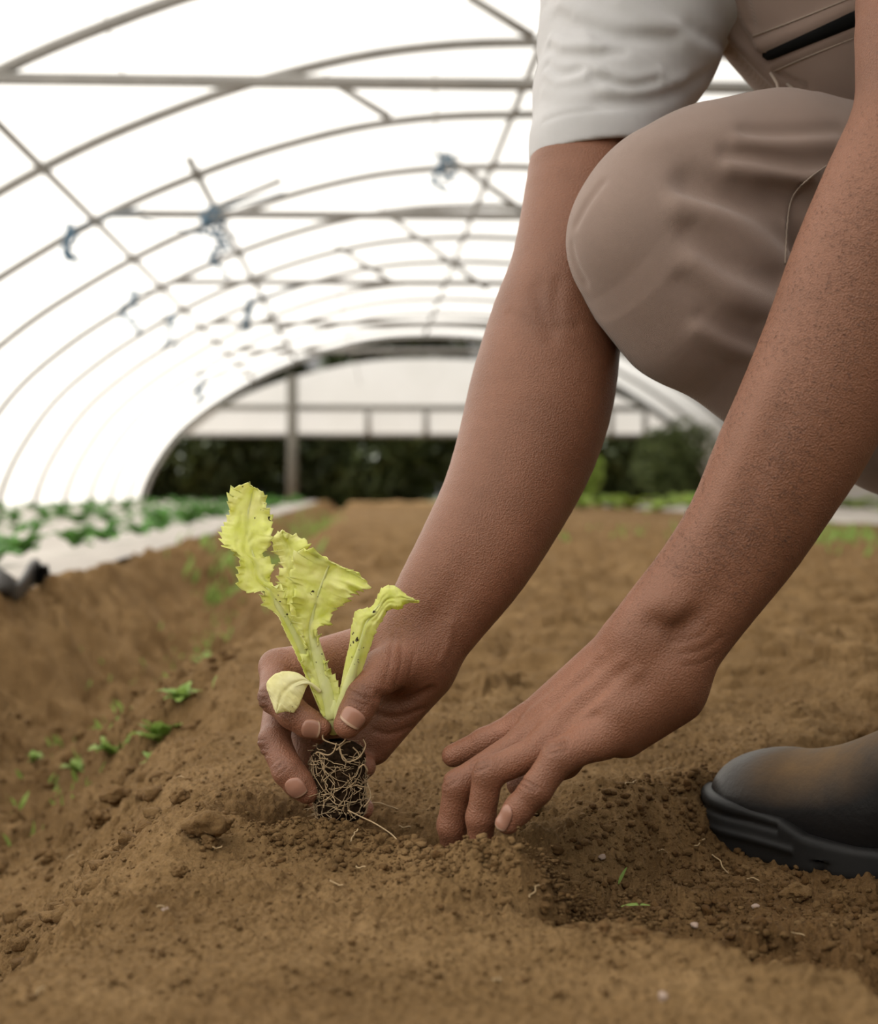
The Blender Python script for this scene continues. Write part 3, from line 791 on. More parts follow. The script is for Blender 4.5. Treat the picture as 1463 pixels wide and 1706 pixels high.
person = empty('person', (.75, 1.15, gz(.75, 1.15)))
tag(person, 'person in grey T-shirt and khaki overalls crouching to plant a lettuce seedling', 'person')
V, Q = sdf_mesh(body, (-.20, .78, -.08), (.55, 1.36, .98), .0009)
me = mesh_np('body', V, Q)
P = V.astype(np.float32)
# pigment: darker over finger joints, pinker on finger pads; broad blots paint light on the hands
dark = np.zeros(len(P)); pink = np.zeros(len(P))
def blot(arr, px, py, r, amt, f=body_base):
    c = on_surface(f, [(px, py)])[0]; arr += amt * np.exp(-((P - c) ** 2).sum(1) / (r / 1000) ** 2)
for px, py, r, a in ((601, 1156, 10, .5), (437, 1166, 10, .65), (436, 1245, 11, .65), (478, 1194, 8, .4), (466, 1276, 9, .55), (928, 1243, 9, .15), (800, 1272, 10, .3), (748, 1302, 10, .2), (880, 1308, 7, .1), (900, 520, 22, .35), (1115, 1040, 12, .3)):
    blot(dark, px, py, r, a)
for px, py, r, a in ((575, 1222, 8, .25), (545, 1212, 6, .35), (522, 1325, 8, .3), (608, 1348, 9, .6), (612, 1272, 9, .3), (856, 1376, 8, .5), (660, 1235, 18, .3), (560, 1080, 30, .22), (500, 1085, 25, .2), (640, 1090, 30, .15), (470, 1260, 26, .12), (840, 1215, 10, .25), (980, 1150, 40, .12)):
    blot(pink, px, py, r, a)
for q in CREASE:
    sub = np.nonzero(((P > q.min(0) - .003) & (P < q.max(0) + .003)).all(1))[0]
    if len(sub):
        dd = np.min([cone(P[sub], a, b, 0., 0.) for a, b in zip(q[:-1], q[1:])], axis=0); dark[sub] += .32 * np.exp(-(dd / .0007) ** 2)
set_attr(me, 'dark', np.clip(dark, 0, .9)); set_attr(me, 'pink', np.clip(pink, 0, .8))
bodyo = link('body', me, M['skin'], person)
tag(bodyo, 'brown skin of bare forearms and hands')
print('body', len(V), time.time() - T0)
hp = []
hr = np.random.default_rng(4)
for i in range(5200):
    t = hr.random() ** .8; px = 1470 - 330 * t + hr.uniform(-130, 130); py = 200 + 790 * t + hr.uniform(-60, 60); hp.append((px, py))
C = on_surface(body_base, hp); G = grad(body_base, C); ok = (np.abs(body_base(C.astype(np.float32))) < .0012) & (C[:, 1] < .93)
hb = MB()
for c, g_ in zip(C[ok], G[ok]):
    dr = np.array([.55, 0, -.35]) + hr.normal(size=3) * .25; dr -= g_ * (dr @ g_); dr /= np.linalg.norm(dr); L = hr.uniform(.0015, .0036)
    hb.tube([c - g_ * .0003, c + dr * L * .5 + g_ * .0005, c + dr * L + g_ * .0005], [.00007, .00006, .00003], 3, False)
o = hb.build('arm_hair', M['hair'], person, False); tag(o, 'fine dark hair on the forearm', None, None, 'stuff')
# hair (out of the picture, above)
def hair_f(P):
    return smax(ellip(P, HEADC + np.array([.008, 0, .01]), (.104, .084, .118)), (P[:, 0] - HEADC[0]) * -.75 - (P[:, 2] - HEADC[2]) * .65 - .028, .01)
V, Q = sdf_mesh(hair_f, HEADC - .14, HEADC + .14, .003)
link('hair', mesh_np('hair', V, Q), M['hair'], person)

def nail(px, py, tx, ty, tz, L, Wd, off=.0006, tipfrac=.16, lift=0.):
    """nail on the body surface: centre pixel, direction to the fingertip (px, px, depth px), length, width in mm"""
    c = on_surface(body_base, [(px, py)])
    nrm = grad(body_base, c)[0]; c = c[0]
    t = np.array([tx, tz, -ty], float); t -= nrm * (t @ nrm); t /= np.linalg.norm(t); b = np.cross(t, nrm)
    na, nb = 19, 15; V = []
    for i in range(na):
        uu = -1 + 2 * i / (na - 1)
        for j in range(nb):
            vv = -1 + 2 * j / (nb - 1)
            x_, y_ = uu * math.sqrt(1 - (.32 if uu > 0 else .62) * vv * vv), vv * math.sqrt(1 - .22 * uu * uu)
            V.append(c + t * x_ * L / 2000 + b * y_ * Wd / 2000 - nrm * (.18 * (y_ * Wd / 1000) ** 2 / (Wd / 1000)))
    V = np.array(V)
    for _ in range(3):
        G = grad(body_base, V); V = V - G * (body_base(V.astype(np.float32)))[:, None] * .8
    G = grad(body_base, V)
    uu = np.repeat(np.linspace(-1, 1, na), nb); vv = np.tile(np.linspace(-1, 1, nb), na)
    hgt = off * (1 - np.maximum(np.abs(vv) ** 6, np.where(uu < 0, np.abs(uu) ** 6, 0))) - .0002 + lift * np.clip(uu, 0, 1) ** 2
    V = V * .0 + V + G * hgt[:, None]
    ii = np.arange(na * nb).reshape(na, nb)
    Q = np.stack([ii[:-1, :-1], ii[1:, :-1], ii[1:, 1:], ii[:-1, 1:]], -1).reshape(-1, 4)
    me = mesh_np('fingernail', V, Q)
    o = link('fingernail', me, [M['nail'], M['nailtip']], bodyo)
    row = np.repeat(np.arange(na - 1), nb - 1)
    me.polygons.foreach_set('material_index', (row >= (na - 1) * (1 - tipfrac)).astype(np.int32))
    sm = o.modifiers.new('t', 'SOLIDIFY'); sm.thickness = .0006; sm.offset = -1
    return o
nail(588, 1196, -.70, 1.0, -.7, 11.5, 16.5, .0007, .20)      # right thumb
nail(518, 1216, 1.0, .12, .1, 12.5, 12.5, .0006, .12)           # right index
nail(492, 1314, .58, .9, .1, 14.5, 12.5, .0006, .16)         # right middle
nail(839, 1362, -.62, 1.0, .1, 17, 9.5, .0006, .16)           # left little finger
print('nails', time.time() - T0)

# ------------------------------------------------------------------ clothing
SLV = nodes([(982, 290, 1.12, 100), (990, 240, 1.125, 105), (1012, 160, 1.14, 122), (1047, 70, 1.165, 150), (1085, -90, 1.20, 190)])
SHT = nodes([(1100, -90, 1.20, 180), (1290, -220, 1.17, 225), (1500, -250, 1.10, 225)])
SHT2 = nodes([(1320, -190, 1.17, 235), (1800, 120, 1.17, 245)])
LSL = nodes([(1500, -330, .98, 175), (1543, -140, .935, 135)])
hem_c = U(960, 238, 1.080); hem_n = np.array([.11, .0, -.99]); hem_n /= np.linalg.norm(hem_n)
lem_c = U(1543, -70, .92); lem_n = np.array([.05, 0, -1.])
def shirt_base(P):
    s = chain(P, SLV, .008); t = smin(chain(P, SHT, .05), chain(P, SHT2, .05), .03)
    d = smin(s, t, .02)
    l = chain(P, LSL, .03)
    d = smin(d, l, .03)
    return d
SS = []
def ss(pts, h, wd): SS.append((on_surface(shirt_base, smooth_poly(pts, 3)), h / 1000, wd / 1000))
for pts, h, wd in (([(915, 79), (930, 90), (985, 92), (1037, 85)], -2.6, 5), ([(918, 66), (940, 74), (1000, 78)], 2.2, 5), ([(912, 107), (934, 124), (963, 117)], -2.4, 4.5), ([(912, 120), (930, 136), (975, 128)], 1.8, 5),
                   ([(988, 128), (1045, 144), (1091, 136)], -2.2, 4.5), ([(1000, 116), (1050, 130), (1100, 122)], 1.8, 5), ([(1000, 170), (1074, 168), (1140, 148), (1190, 115)], -3., 6), ([(1010, 154), (1074, 152), (1140, 132)], 2.2, 6),
                   ([(928, 24), (960, 40), (1025, 62), (1124, 60)], -3., 7), ([(935, 9), (970, 22), (1040, 42), (1130, 42)], 2.4, 7), ([(1040, 0), (1100, 40), (1170, 80), (1220, 100)], 2.5, 8), ([(1080, -10), (1140, 40), (1220, 85)], -2.5, 7),
                   ([(960, 30), (975, 52), (985, 70)], 1.8, 5), ([(1000, 95), (1012, 110), (1020, 125)], -1.2, 4), ([(905, 203), (940, 190), (1000, 182), (1037, 178)], -.9, 2.2), ([(908, 152), (950, 160), (1010, 150)], 1.2, 6)):
    ss(pts, h, wd)
def shirt(P):
    d = strokes_apply(P, shirt_base(P), SS)
    d = np.maximum(d, -(d + .006))
    d = smax(d, (P - hem_c.astype(np.float32)) @ hem_n.astype(np.float32) - .0, .002)
    left = (P[:, 0] > .25)
    d = np.where(left, np.maximum(d, (P - lem_c.astype(np.float32)) @ lem_n.astype(np.float32)), d)
    # neck opening
    nk = cone(P, U(1290, -290, 1.14), HEADC, .075, .075)
    return np.maximum(d, -nk)
V, Q = sdf_mesh(shirt, (.04, .84, .25), (.75, 1.36, .80), .0016, 3, 2.4)
me = mesh_np('t_shirt', V, Q)
o = link('t_shirt', me, M['shirt'], person); tag(o, 'light grey short-sleeved T-shirt')
print('shirt', len(V), time.time() - T0)

THIGH = nodes([(1100, 340, 1.035, 121), (1190, 320, 1.045, 132), (1300, 306, 1.065, 136), (1700, 345, 1.16, 170)])
KNEE = nodes([(1055, 395, 1.02, 107), (1085, 420, 1.025, 125)])
SHIN = nodes([(1088, 425, 1.025, 124), (1160, 495, 1.035, 138), (1300, 590, 1.06, 128), (1500, 690, 1.10, 122), (1800, 850, 1.16, 95)])
TOR = nodes([(1262, -340, 1.175, 285), (1389, -201, 1.175, 285), (1524, -51, 1.175, 285), (1850, 150, 1.175, 285)])
LTH = [(np.array([.56, 1.17, .42]), .10), (np.array([.66, .90, .50]), .085)]
LSH = [(np.array([.66, .90, .50]), .085), (np.array([.475, .835, .13]), .062)]
bib_n = U(1240, 100, 1.17) - U(1430, -132, 1.175)
def over_base(P):
    leg = smin(smin(chain(P, THIGH, .03), chain(P, KNEE, .02), .025), chain(P, SHIN, .03), .022)
    t = chain(P, TOR, .05)
    d = smin(t, leg, .006)
    ll = smin(chain(P, LTH, .02), chain(P, LSH, .02), .04)
    return smin(d, ll, .03)
OS = []
def os_(pts, h, wd): OS.append((on_surface(over_base, smooth_poly(pts, 3)), 1.4 * h / 1000, wd / 1000))
for pts, h, wd in (([(1150, 303), (1190, 320), (1250, 330), (1317, 332), (1370, 340)], -6.5, 11), ([(1135, 345), (1180, 352), (1231, 379), (1309, 441)], 4.5, 10), ([(1150, 391), (1210, 437), (1293, 470)], -4., 10),
                   ([(1160, 440), (1215, 480), (1285, 520)], 2.5, 10), ([(1165, 550), (1214, 578), (1270, 596)], 3.2, 7), ([(1170, 528), (1220, 555), (1275, 575)], -2.2, 6), ([(1140, 470), (1190, 520), (1260, 545)], -2.2, 8),
                   ([(1210, 256), (1270, 262), (1330, 272), (1388, 270)], -2.4, 6), ([(1230, 236), (1300, 240), (1395, 236)], 1.8, 6), ([(1220, 280), (1290, 292), (1350, 300)], 2.2, 7), ([(1240, 218), (1310, 220), (1400, 215)], -1.6, 6),
                   ([(958, 372), (975, 340), (1000, 305)], -1.8, 4), ([(950, 410), (957, 440), (972, 470)], -1.6, 4), ([(1075, 640), (1100, 648), (1130, 655)], 3.0, 6),
                   ([(1190, 0), (1215, 50), (1255, 95), (1300, 140)], 4.0, 8), ([(1215, 10), (1235, 55), (1275, 100)], -3.0, 6), ([(1238, 0), (1250, 40)], -2.5, 5), ([(1262, 78), (1330, 50), (1431, 5)], 2.5, 6),
                   ([(1285, 108), (1350, 80), (1431, 45)], 1.6, 4), ([(1275, 112), (1330, 140), (1345, 150)], -1.5, 4), ([(1376, 277), (1330, 313), (1313, 354), (1307, 437)], 1.2, 2.2), ([(1345, 320), (1328, 350), (1322, 430)], -3., 6),
                   ([(1100, 240), (1150, 225), (1220, 215)], 1.0, 12)):
    os_(pts, h, wd)
def overalls(P):
    d = strokes_apply(P, over_base(P), OS)
    d = d - .0012 * n3(P[:, 0] * 16., P[:, 1] * 16., P[:, 2] * 16.).astype(np.float32)
    top = P[:, 2] - .70; return smax(d, top.astype(np.float32), .01)
V, Q = sdf_mesh(overalls, (.08, .76, .02), (.80, 1.36, .76), .0017, 3, 1.6)
over = link('overalls', mesh_np('overalls', V, Q), M['twill'], person); tag(over, 'khaki brown twill work overalls')
print('overalls', len(V), time.time() - T0)
def strip(name, mat, edgeA, edgeB, f, off, parent, n_=20, m_=5):
    A = on_surface(f, smooth_poly(edgeA, n_ // (len(edgeA) - 1))); B = on_surface(f, smooth_poly(edgeB, n_ // (len(edgeB) - 1)))
    k = min(len(A), len(B)); A, B = A[:k], B[:k]; G = grad(f, (A + B) / 2, .003)
    V = []
    for i in range(k):
        for j in range(m_): t = j / (m_ - 1); V.append(A[i] * (1 - t) + B[i] * t + G[i] * (off * (1 if 0 < j < m_ - 1 else .2)))
    mb = MB(); mb.add(V, [(i * m_ + j, i * m_ + j + 1, (i + 1) * m_ + j + 1, (i + 1) * m_ + j) for i in range(k - 1) for j in range(m_ - 1)])
    o = mb.build(name, mat, parent); sm = o.modifiers.new('s', 'SOLIDIFY'); sm.thickness = .0012; return o
OFs = lambda P: strokes_apply(P, over_base(P), OS)
strip('pocket_zipper', M['black'], [(1271, 88), (1350, 52), (1431, 14), (1480, -8)], [(1287, 99), (1352, 73), (1433, 41), (1482, 18)], OFs, .003, over)
for line in ([(1376, 277), (1330, 313), (1313, 354), (1307, 440)], [(1255, 60), (1330, 32), (1425, -6)], [(1290, 118), (1350, 92), (1430, 60)]):
    st = MB(); pts = on_surface(OFs, smooth_poly(line, 16)); G = grad(OFs, pts, .003)
    st.tube([p + n_ * (.0004 + .0004 * (i % 2)) for i, (p, n_) in enumerate(zip(pts, G))], .0007, 6)
    o = st.build('seam_stitching', M['thread'], over); tag(o, 'pale seam stitching')
for a, b in (((1284, 122), (1299, 156)), ((1312, 140), (1326, 158))):
    mb = MB(); mb.tube([U(a[0], a[1], 1.10), U((a[0] + b[0]) / 2 + 3, (a[1] + b[1]) / 2, 1.085), U(b[0], b[1] + 4, 1.07)], .0012, 6)
    mb.build('drawcord', M['thread'], over)

# ------------------------------------------------------------------ boot
def make_boot(toe, ang, zb, label):
    ca, sa = math.cos(ang), math.sin(ang)
    Rm = np.array([[ca, -sa, 0], [sa, ca, 0], [0, 0, 1]])           # local x = heel -> toe
    org = np.array([toe[0], toe[1], zb])
    def half_w(x):       # x: distance back from the toe tip
        return np.interp(x, [0, .012, .03, .06, .10, .15, .20, .25, .285, .30], [.0, .026, .040, .049, .052, .047, .041, .041, .034, .0])
    def foot2d(P, grow=0.):
        x = -P[:, 0]; y = P[:, 1] + .006 * np.sin(np.clip(x, 0, .3) / .3 * PI)
        c1 = np.stack([x, y], 1)
        def c(ax, ay, bx, by, ra, rb):
            A = np.array([ax, ay], np.float32); B = np.array([bx - ax, by - ay], np.float32); q = c1 - A
            h = np.clip((q @ B) / (B @ B), 0, 1); q = q - h[:, None] * B; return np.sqrt((q * q).sum(1)) - (ra + (rb - ra) * h)
        return smin(c(.050, .0, .110, .0, .049, .052), c(.110, 0, .262, 0, .050, .038), .02) - grow
    def upper(P):
        x = -P[:, 0]; y = P[:, 1]; z = P[:, 2]
        def pt(x_, z_): return np.array([-x_, 0, z_])
        d = ellip(P, pt(.056, .036), (.053, .047, .037))
        d = smin(d, cone(P, pt(.075, .030), pt(.13, .036), .040, .042), .02)
        d = smin(d, cone(P, pt(.12, .040), pt(.20, .085), .040, .045), .025)
        d = smin(d, cone(P, pt(.20, .045), pt(.255, .045), .040, .038), .02)
        d = smin(d, cone(P, pt(.215, .08), pt(.235, .21), .048, .058), .03)
        return d
    US = [(np.array([(-.042, -.03, .066), (-.060, -.02, .0705), (-.09, -.012, .072), (-.13, -.012, .083), (-.18, -.02, .115)]), -.0013, .0022),
          (np.array([(-.030, -.044, .05), (-.055, -.04, .060), (-.10, -.043, .058), (-.16, -.05, .060)]), -.0006, .003)]
    def upper_d(P):
        d = strokes_apply(P, upper(P), US)
        return smax(np.maximum(d, .006 - P[:, 2]), P[:, 2] - .22, .004)
    def sole(P):
        x = -P[:, 0]; z = P[:, 2]
        d2 = foot2d(P, .0042)
        top = np.interp(x, [0, .03, .085, .105, .14, .30], [.044, .042, .035, .027, .024, .026]).astype(np.float32)
        bot = np.interp(x, [0, .02, .05, .30], [.006, .002, 0, 0]).astype(np.float32)
        dz = np.maximum(z - top, bot - z)
        d = smax(d2, dz, .006)
        m = (x < .098)
        for zc, hh in ((.031, -.0018), (.019, .0020)):
            zc_ = zc - np.clip(x - .02, 0, .1) * .05
            ext = .098 if hh > 0 else .085
            d = d - np.where(x < ext, hh * np.exp(-((z - zc_) / .0028) ** 2), 0).astype(np.float32) * (np.abs(d2) < .012)
        d = d + .0035 * (np.exp(-((x - .118) / .005) ** 2) * (z < .012)).astype(np.float32)
        return d
    root = empty('boot', tuple(org), person); tag(root, label)
    root.matrix_parent_inverse = person.matrix_basis.inverted()
    bpy.context.view_layer.update()
    for nm, f, mt, hi in (('boot_upper', upper_d, M['boot'], .23), ('sole', sole, M['rubber'], .06)):
        V, Q = sdf_mesh(f, (-.34, -.075, -.01), (.02, .075, hi), .0013, 3, 1.6)
        Vw = V @ Rm.T + org
        me = mesh_np(nm, Vw, Q)
        if nm == 'boot_upper':
            nz = grad(f, V)[:, 2]; x = -V[:, 0]
            dust = np.clip((nz - .15) * 1.6, 0, 1) * np.clip((x - .03) / .05, .15, 1)
            set_attr(me, 'dust', dust)
        link(nm, me, mt, root)
make_boot((.2115, 1.10), math.radians(136), -.041, 'black rubber-soled boot dusted with soil')
print('boot', time.time() - T0)

# ------------------------------------------------------------------ lettuce seedling
seedling = empty('lettuce_seedling', tuple(U(560, 1368, .962)))
tag(seedling, 'pale yellow-green lettuce seedling with bare root plug held in the fingers', 'seedling')
def frilly_leaf(name, left, right, dep, mat, seed, jag=5., n_=240, m_=31, bow=.006, ruffle=.003, rib=None, ribr=(.0055, .001), rigid=.3, ribmat=None, period=11., wr=.7):
    """left/right: edge polylines in px from base to tip; dep: depths along the leaf"""
    r = np.random.default_rng(seed)
    def res(pl_):
        q = smooth_poly(pl_, 8); s = np.concatenate([[0], np.cumsum(np.linalg.norm(np.diff(q, axis=0), axis=1))]); L = s[-1]; s /= L
        t = np.linspace(0, 1, n_); return np.stack([np.interp(t, s, q[:, 0]), np.interp(t, s, q[:, 1])], 1), L
    (Lp, LL), (Rp, LR) = res(left), res(right); t = np.linspace(0, 1, n_)
    amp = np.clip((t - rigid) / .15, .2, 1) * np.clip((1 - t) / .008, 0, 1)
    off_ = []
    if jag:
        mid = (Lp + Rp) / 2
        for E, LE in ((Lp, LL), (Rp, LR)):
            tg = np.gradient(E, axis=0); tg /= np.linalg.norm(tg, axis=1)[:, None] + 1e-6
            nr = np.stack([-tg[:, 1], tg[:, 0]], 1); sg = np.sign(((E - mid) * nr).sum(1)); sg = np.where(sg == 0, 1, sg)
            k = np.ones(15) / 15; sg = np.sign(np.convolve(sg, k, 'same') + 1e-9); nr *= sg[:, None]
            ph = np.cumsum(r.uniform(.5, 1.5, n_)) * (LE / n_) / period; cell = np.floor(ph).astype(int); saw = ph - cell
            hgt = r.uniform(.25, 1.5, cell.max() + 2)[cell]
            lob = np.convolve(r.normal(size=n_), np.hanning(29), 'same') * .22
            off_.append(nr * (jag * amp * (hgt * saw ** 1.6 - .3 + lob))[:, None] + tg * (jag * .45 * amp * hgt * saw)[:, None])
    d = np.interp(t, np.linspace(0, 1, len(dep)), dep)
    ss_ = np.linspace(0, 1, m_); ss_ = ss_ + .06 * np.sin(ss_ * 2 * PI) * -1 * .0
    TT, SS_ = np.meshgrid(t, ss_, indexing='ij'); E_ = np.abs(2 * SS_ - 1); am = amp[:, None]
    side = np.where(SS_ > .5, 50., 0.)
    Z = d[:, None] - bow * E_ ** 2 + .0010 * np.exp(-(E_ / .12) ** 2)
    Z = Z + ruffle * am * E_ ** 2 * (1.6 * n2(TT * 11 + seed * 3.1, SS_ * 1.5 + side) + 1.2 * n2(TT * 27 + seed, SS_ * 3 + side))
    Z = Z + wr * .0016 * am * n2(TT * 14 + seed, SS_ * 6) + wr * .0008 * am * n2(TT * 40 + seed, SS_ * 12)
    bl = lambda i, s_: off_[0][i] * max(0, 1 - 2 * s_) ** 3 + off_[1][i] * max(0, 2 * s_ - 1) ** 3
    V = [U(*(Lp[i] * (1 - s_) + Rp[i] * s_ + bl(i, s_)), Z[i, j]) for i in range(n_) for j, s_ in enumerate(ss_)]
    ii = np.arange(n_ * m_).reshape(n_, m_)
    Q = np.stack([ii[:-1, :-1], ii[:-1, 1:], ii[1:, 1:], ii[1:, :-1]], -1).reshape(-1, 4)
    o = link(name, mesh_np(name, np.array(V), Q), mat, seedling)
    so = o.modifiers.new('s', 'SOLIDIFY'); so.thickness = .0005; so.offset = 0
    if rib is not None:
        q = smooth_poly(rib, 8); s = np.linspace(0, 1, len(q)); dd = np.interp(s, np.linspace(0, 1, len(dep)), dep)
        rr_ = np.interp(s, [0, .3, .5, .7, 1], [ribr[0], ribr[0] * .68, ribr[0] * .28, ribr[0] * .14, ribr[1]])
        pts = [U(a, b, c + .45 * q_ + .0007 * min(1, 2 * k)) for (a, b), c, q_, k in zip(q, dd, rr_, s)]
        mb = MB(); mb.tube(pts, rr_, 12)
        mb.build('midrib', ribmat or M['rib'], o)
    return o
frilly_leaf('leaf', [(541, 1196), (519, 1150), (486, 1073), (459, 1022), (441, 1003), (436, 985), (408, 972), (398, 938), (375, 912), (376, 880), (378, 846), (402, 816), (422, 812)],
            [(561, 1196), (540, 1150), (513, 1073), (480, 1018), (472, 985), (449, 962), (446, 935), (436, 922), (450, 888), (452, 850), (440, 822), (424, 812)],
            [.953, .953, .955, .958, .962, .966], M['leafA'], 3, 6.5, bow=.004, ruffle=.005, rib=[(551, 1196), (529, 1148), (499, 1073), (469, 1020), (455, 995), (432, 950), (415, 900), (413, 855), (420, 822)], ribr=(.0048, .0007), rigid=.34)
frilly_leaf('leaf', [(522, 1110), (500, 1065), (478, 1025), (470, 985), (464, 940), (455, 900), (462, 886), (470, 884)],
            [(540, 1105), (524, 1060), (512, 1010), (508, 960), (506, 925), (504, 905), (490, 890), (474, 884)],
            [.966, .97, .972, .974], M['leafA'], 11, 7., bow=-.006, ruffle=.005, rib=[(531, 1108), (512, 1055), (494, 1005), (486, 955), (478, 910)], ribr=(.003, .0006), rigid=.2)
frilly_leaf('leaf', [(539, 1194), (522, 1150), (506, 1110), (499, 1065), (496, 1015), (492, 975), (489, 942), (498, 926), (514, 918), (530, 927), (545, 935)],
            [(568, 1192), (561, 1145), (546, 1105), (534, 1062), (533, 1045), (552, 1030), (568, 1004), (584, 984), (612, 972), (606, 962), (575, 948)],
            [.949, .949, .949, .948, .947, .944], M['leafA'], 5, 8., bow=.003, ruffle=.006, rib=[(554, 1196), (541, 1135), (525, 1075), (520, 1030), (530, 990), (543, 955), (548, 942)], ribr=(.0062, .0008), rigid=.12)
frilly_leaf('leaf', [(556, 1196), (562, 1165), (572, 1120), (582, 1075), (588, 1035), (594, 1018), (620, 1012), (632, 990), (640, 979), (655, 977), (675, 990), (690, 1000)],
            [(568, 1198), (582, 1165), (602, 1120), (618, 1075), (630, 1042), (640, 1026), (652, 1016), (668, 1017), (676, 1008), (690, 1004), (697, 1003), (696, 1000)],
            [.948, .944, .942, .940, .940, .944], M['leafA'], 8, 2., bow=-.004, ruffle=.0015, rib=[(562, 1198), (573, 1165), (587, 1120), (600, 1075), (612, 1035), (632, 1008), (655, 990), (685, 1001)], ribr=(.0046, .0006), rigid=.45, wr=.4)
frilly_leaf('leaf', [(532, 1150), (514, 1134), (494, 1121), (470, 1119), (450, 1130), (444, 1145), (452, 1166), (459, 1186)],
            [(534, 1154), (515, 1140), (504, 1160), (496, 1178), (487, 1187), (476, 1185), (468, 1187), (461, 1189)],
            [.945, .939, .935, .934], M['leafE'], 9, .5, bow=-.003, ruffle=.0005, rib=[(533, 1152), (514, 1138), (490, 1145), (470, 1165), (461, 1186)], ribr=(.0014, .0005), ribmat=M['leafE'], wr=.15)
# stem collar where the leaves join
mb = MB(); mb.tube([U(558, 1222, .956), U(556, 1208, .955), U(554, 1190, .954), U(551, 1165, .954)], [.0035, .0055, .0085, .0075], 16)
mb.build('stem', M['rib'], seedling)
# root plug
pc0, pc1 = U(561, 1240, .962), U(568, 1362, .962)
ax_ = (pc1 - pc0); ax_ /= np.linalg.norm(ax_); e1 = np.cross(ax_, [0, 1, 0]); e1 /= np.linalg.norm(e1); e2 = np.cross(ax_, e1)
PL = np.linalg.norm(pc1 - pc0)
def plug_r(t): return np.interp(t, [-.05, 0, .1, .3, .6, .9, 1.0, 1.05], [.006, .013, .0165, .0176, .0170, .0165, .014, .006])
nt_, na_ = 110, 150
tt = np.linspace(-.06, 1.05, nt_); aa = np.linspace(0, 2 * PI, na_, endpoint=False)
TT, AA = np.meshgrid(tt, aa, indexing='ij')
base = pc0 + TT[..., None] * PL * ax_ + plug_r(TT)[..., None] * (np.cos(AA)[..., None] * e1 + np.sin(AA)[..., None] * e2)
dirn = np.cos(AA)[..., None] * e1 + np.sin(AA)[..., None] * e2
q = base.reshape(-1, 3)
dsp = .0022 * n3(q[:, 0] * 170, q[:, 1] * 170, q[:, 2] * 170) + .0014 * n3(q[:, 0] * 420, q[:, 1] * 420, q[:, 2] * 420) + .0008 * n3(q[:, 0] * 1000, q[:, 1] * 1000, q[:, 2] * 1000)
V = (base + dirn * dsp.reshape(TT.shape)[..., None]).reshape(-1, 3)
ii = np.arange(nt_ * na_).reshape(nt_, na_); jj = np.roll(ii, -1, 1)
Q = np.stack([ii[:-1], jj[:-1], jj[1:], ii[1:]], -1).reshape(-1, 4)
M['peat'] = flat('dark_peat', (.026, .015, .008), 1.0, .5, 300, 0, .001, .08)
link('root_plug', mesh_np('root_plug', V, Q), M['peat'], seedling)
rr = np.random.default_rng(21)
def plug_pt(t, a, off): return pc0 + t * PL * ax_ + (plug_r(t) + off) * (math.cos(a) * e1 + math.sin(a) * e2)
mb = MB()
for i in range(230):
    t = rr.uniform(.02, .95); a = rr.uniform(0, 2 * PI); vert = rr.random() < .7; n_ = rr.integers(6, 13)
    pts = []; da = rr.normal() * .05; dt = (rr.uniform(.02, .06) if vert else rr.normal() * .012)
    for k in range(n_):
        pts.append(plug_pt(np.clip(t, 0, 1.03), a, .0012 + .0010 * rr.normal() * .6 + (.004 * max(0, rr.normal()) if k == n_ - 1 else 0)))
        da += rr.normal() * .05; a += da if vert else (.11 + .03 * rr.normal()) * (1 if i % 2 else -1); t += dt + rr.normal() * .012
    r0 = rr.uniform(.00014, .00033)
    mb.tube(smooth_poly(pts, 3), r0, 5)
for pts in ([(538, 1222, .944), (539, 1232, .943), (556, 1239, .943), (567, 1240, .942), (578, 1228, .941), (579, 1212, .940), (573, 1203, .939), (569, 1201, .940)],
            [(561, 1238, .942), (556, 1252, .942), (546, 1258, .943), (530, 1253, .944), (526, 1256, .945)], [(605, 1232, .944), (609, 1243, .943), (600, 1260, .942), (586, 1268, .942), (572, 1266, .942), (567, 1248, .942)],
            [(588, 1245, .944), (596, 1253, .944), (601, 1262, .945)], [(598, 1280, .943), (606, 1274, .944), (613, 1285, .946)], [(612, 1305, .946), (618, 1328, .947), (606, 1345, .948)],
            [(566, 1242, .942), (568, 1255, .942), (578, 1268, .942)], [(584, 1235, .944), (574, 1238, .943), (560, 1250, .942)],
            [(580, 1350, .944), (600, 1360, .936), (625, 1372, .926), (650, 1388, .914), (662, 1400, .905)]):
    mb.tube(smooth_poly([U(*p) for p in pts], 5), .00048, 6)
o = mb.build('roots', M['root'], seedling); tag(o, 'pale thread-like roots', None, None, 'stuff')
print('seedling', time.time() - T0)

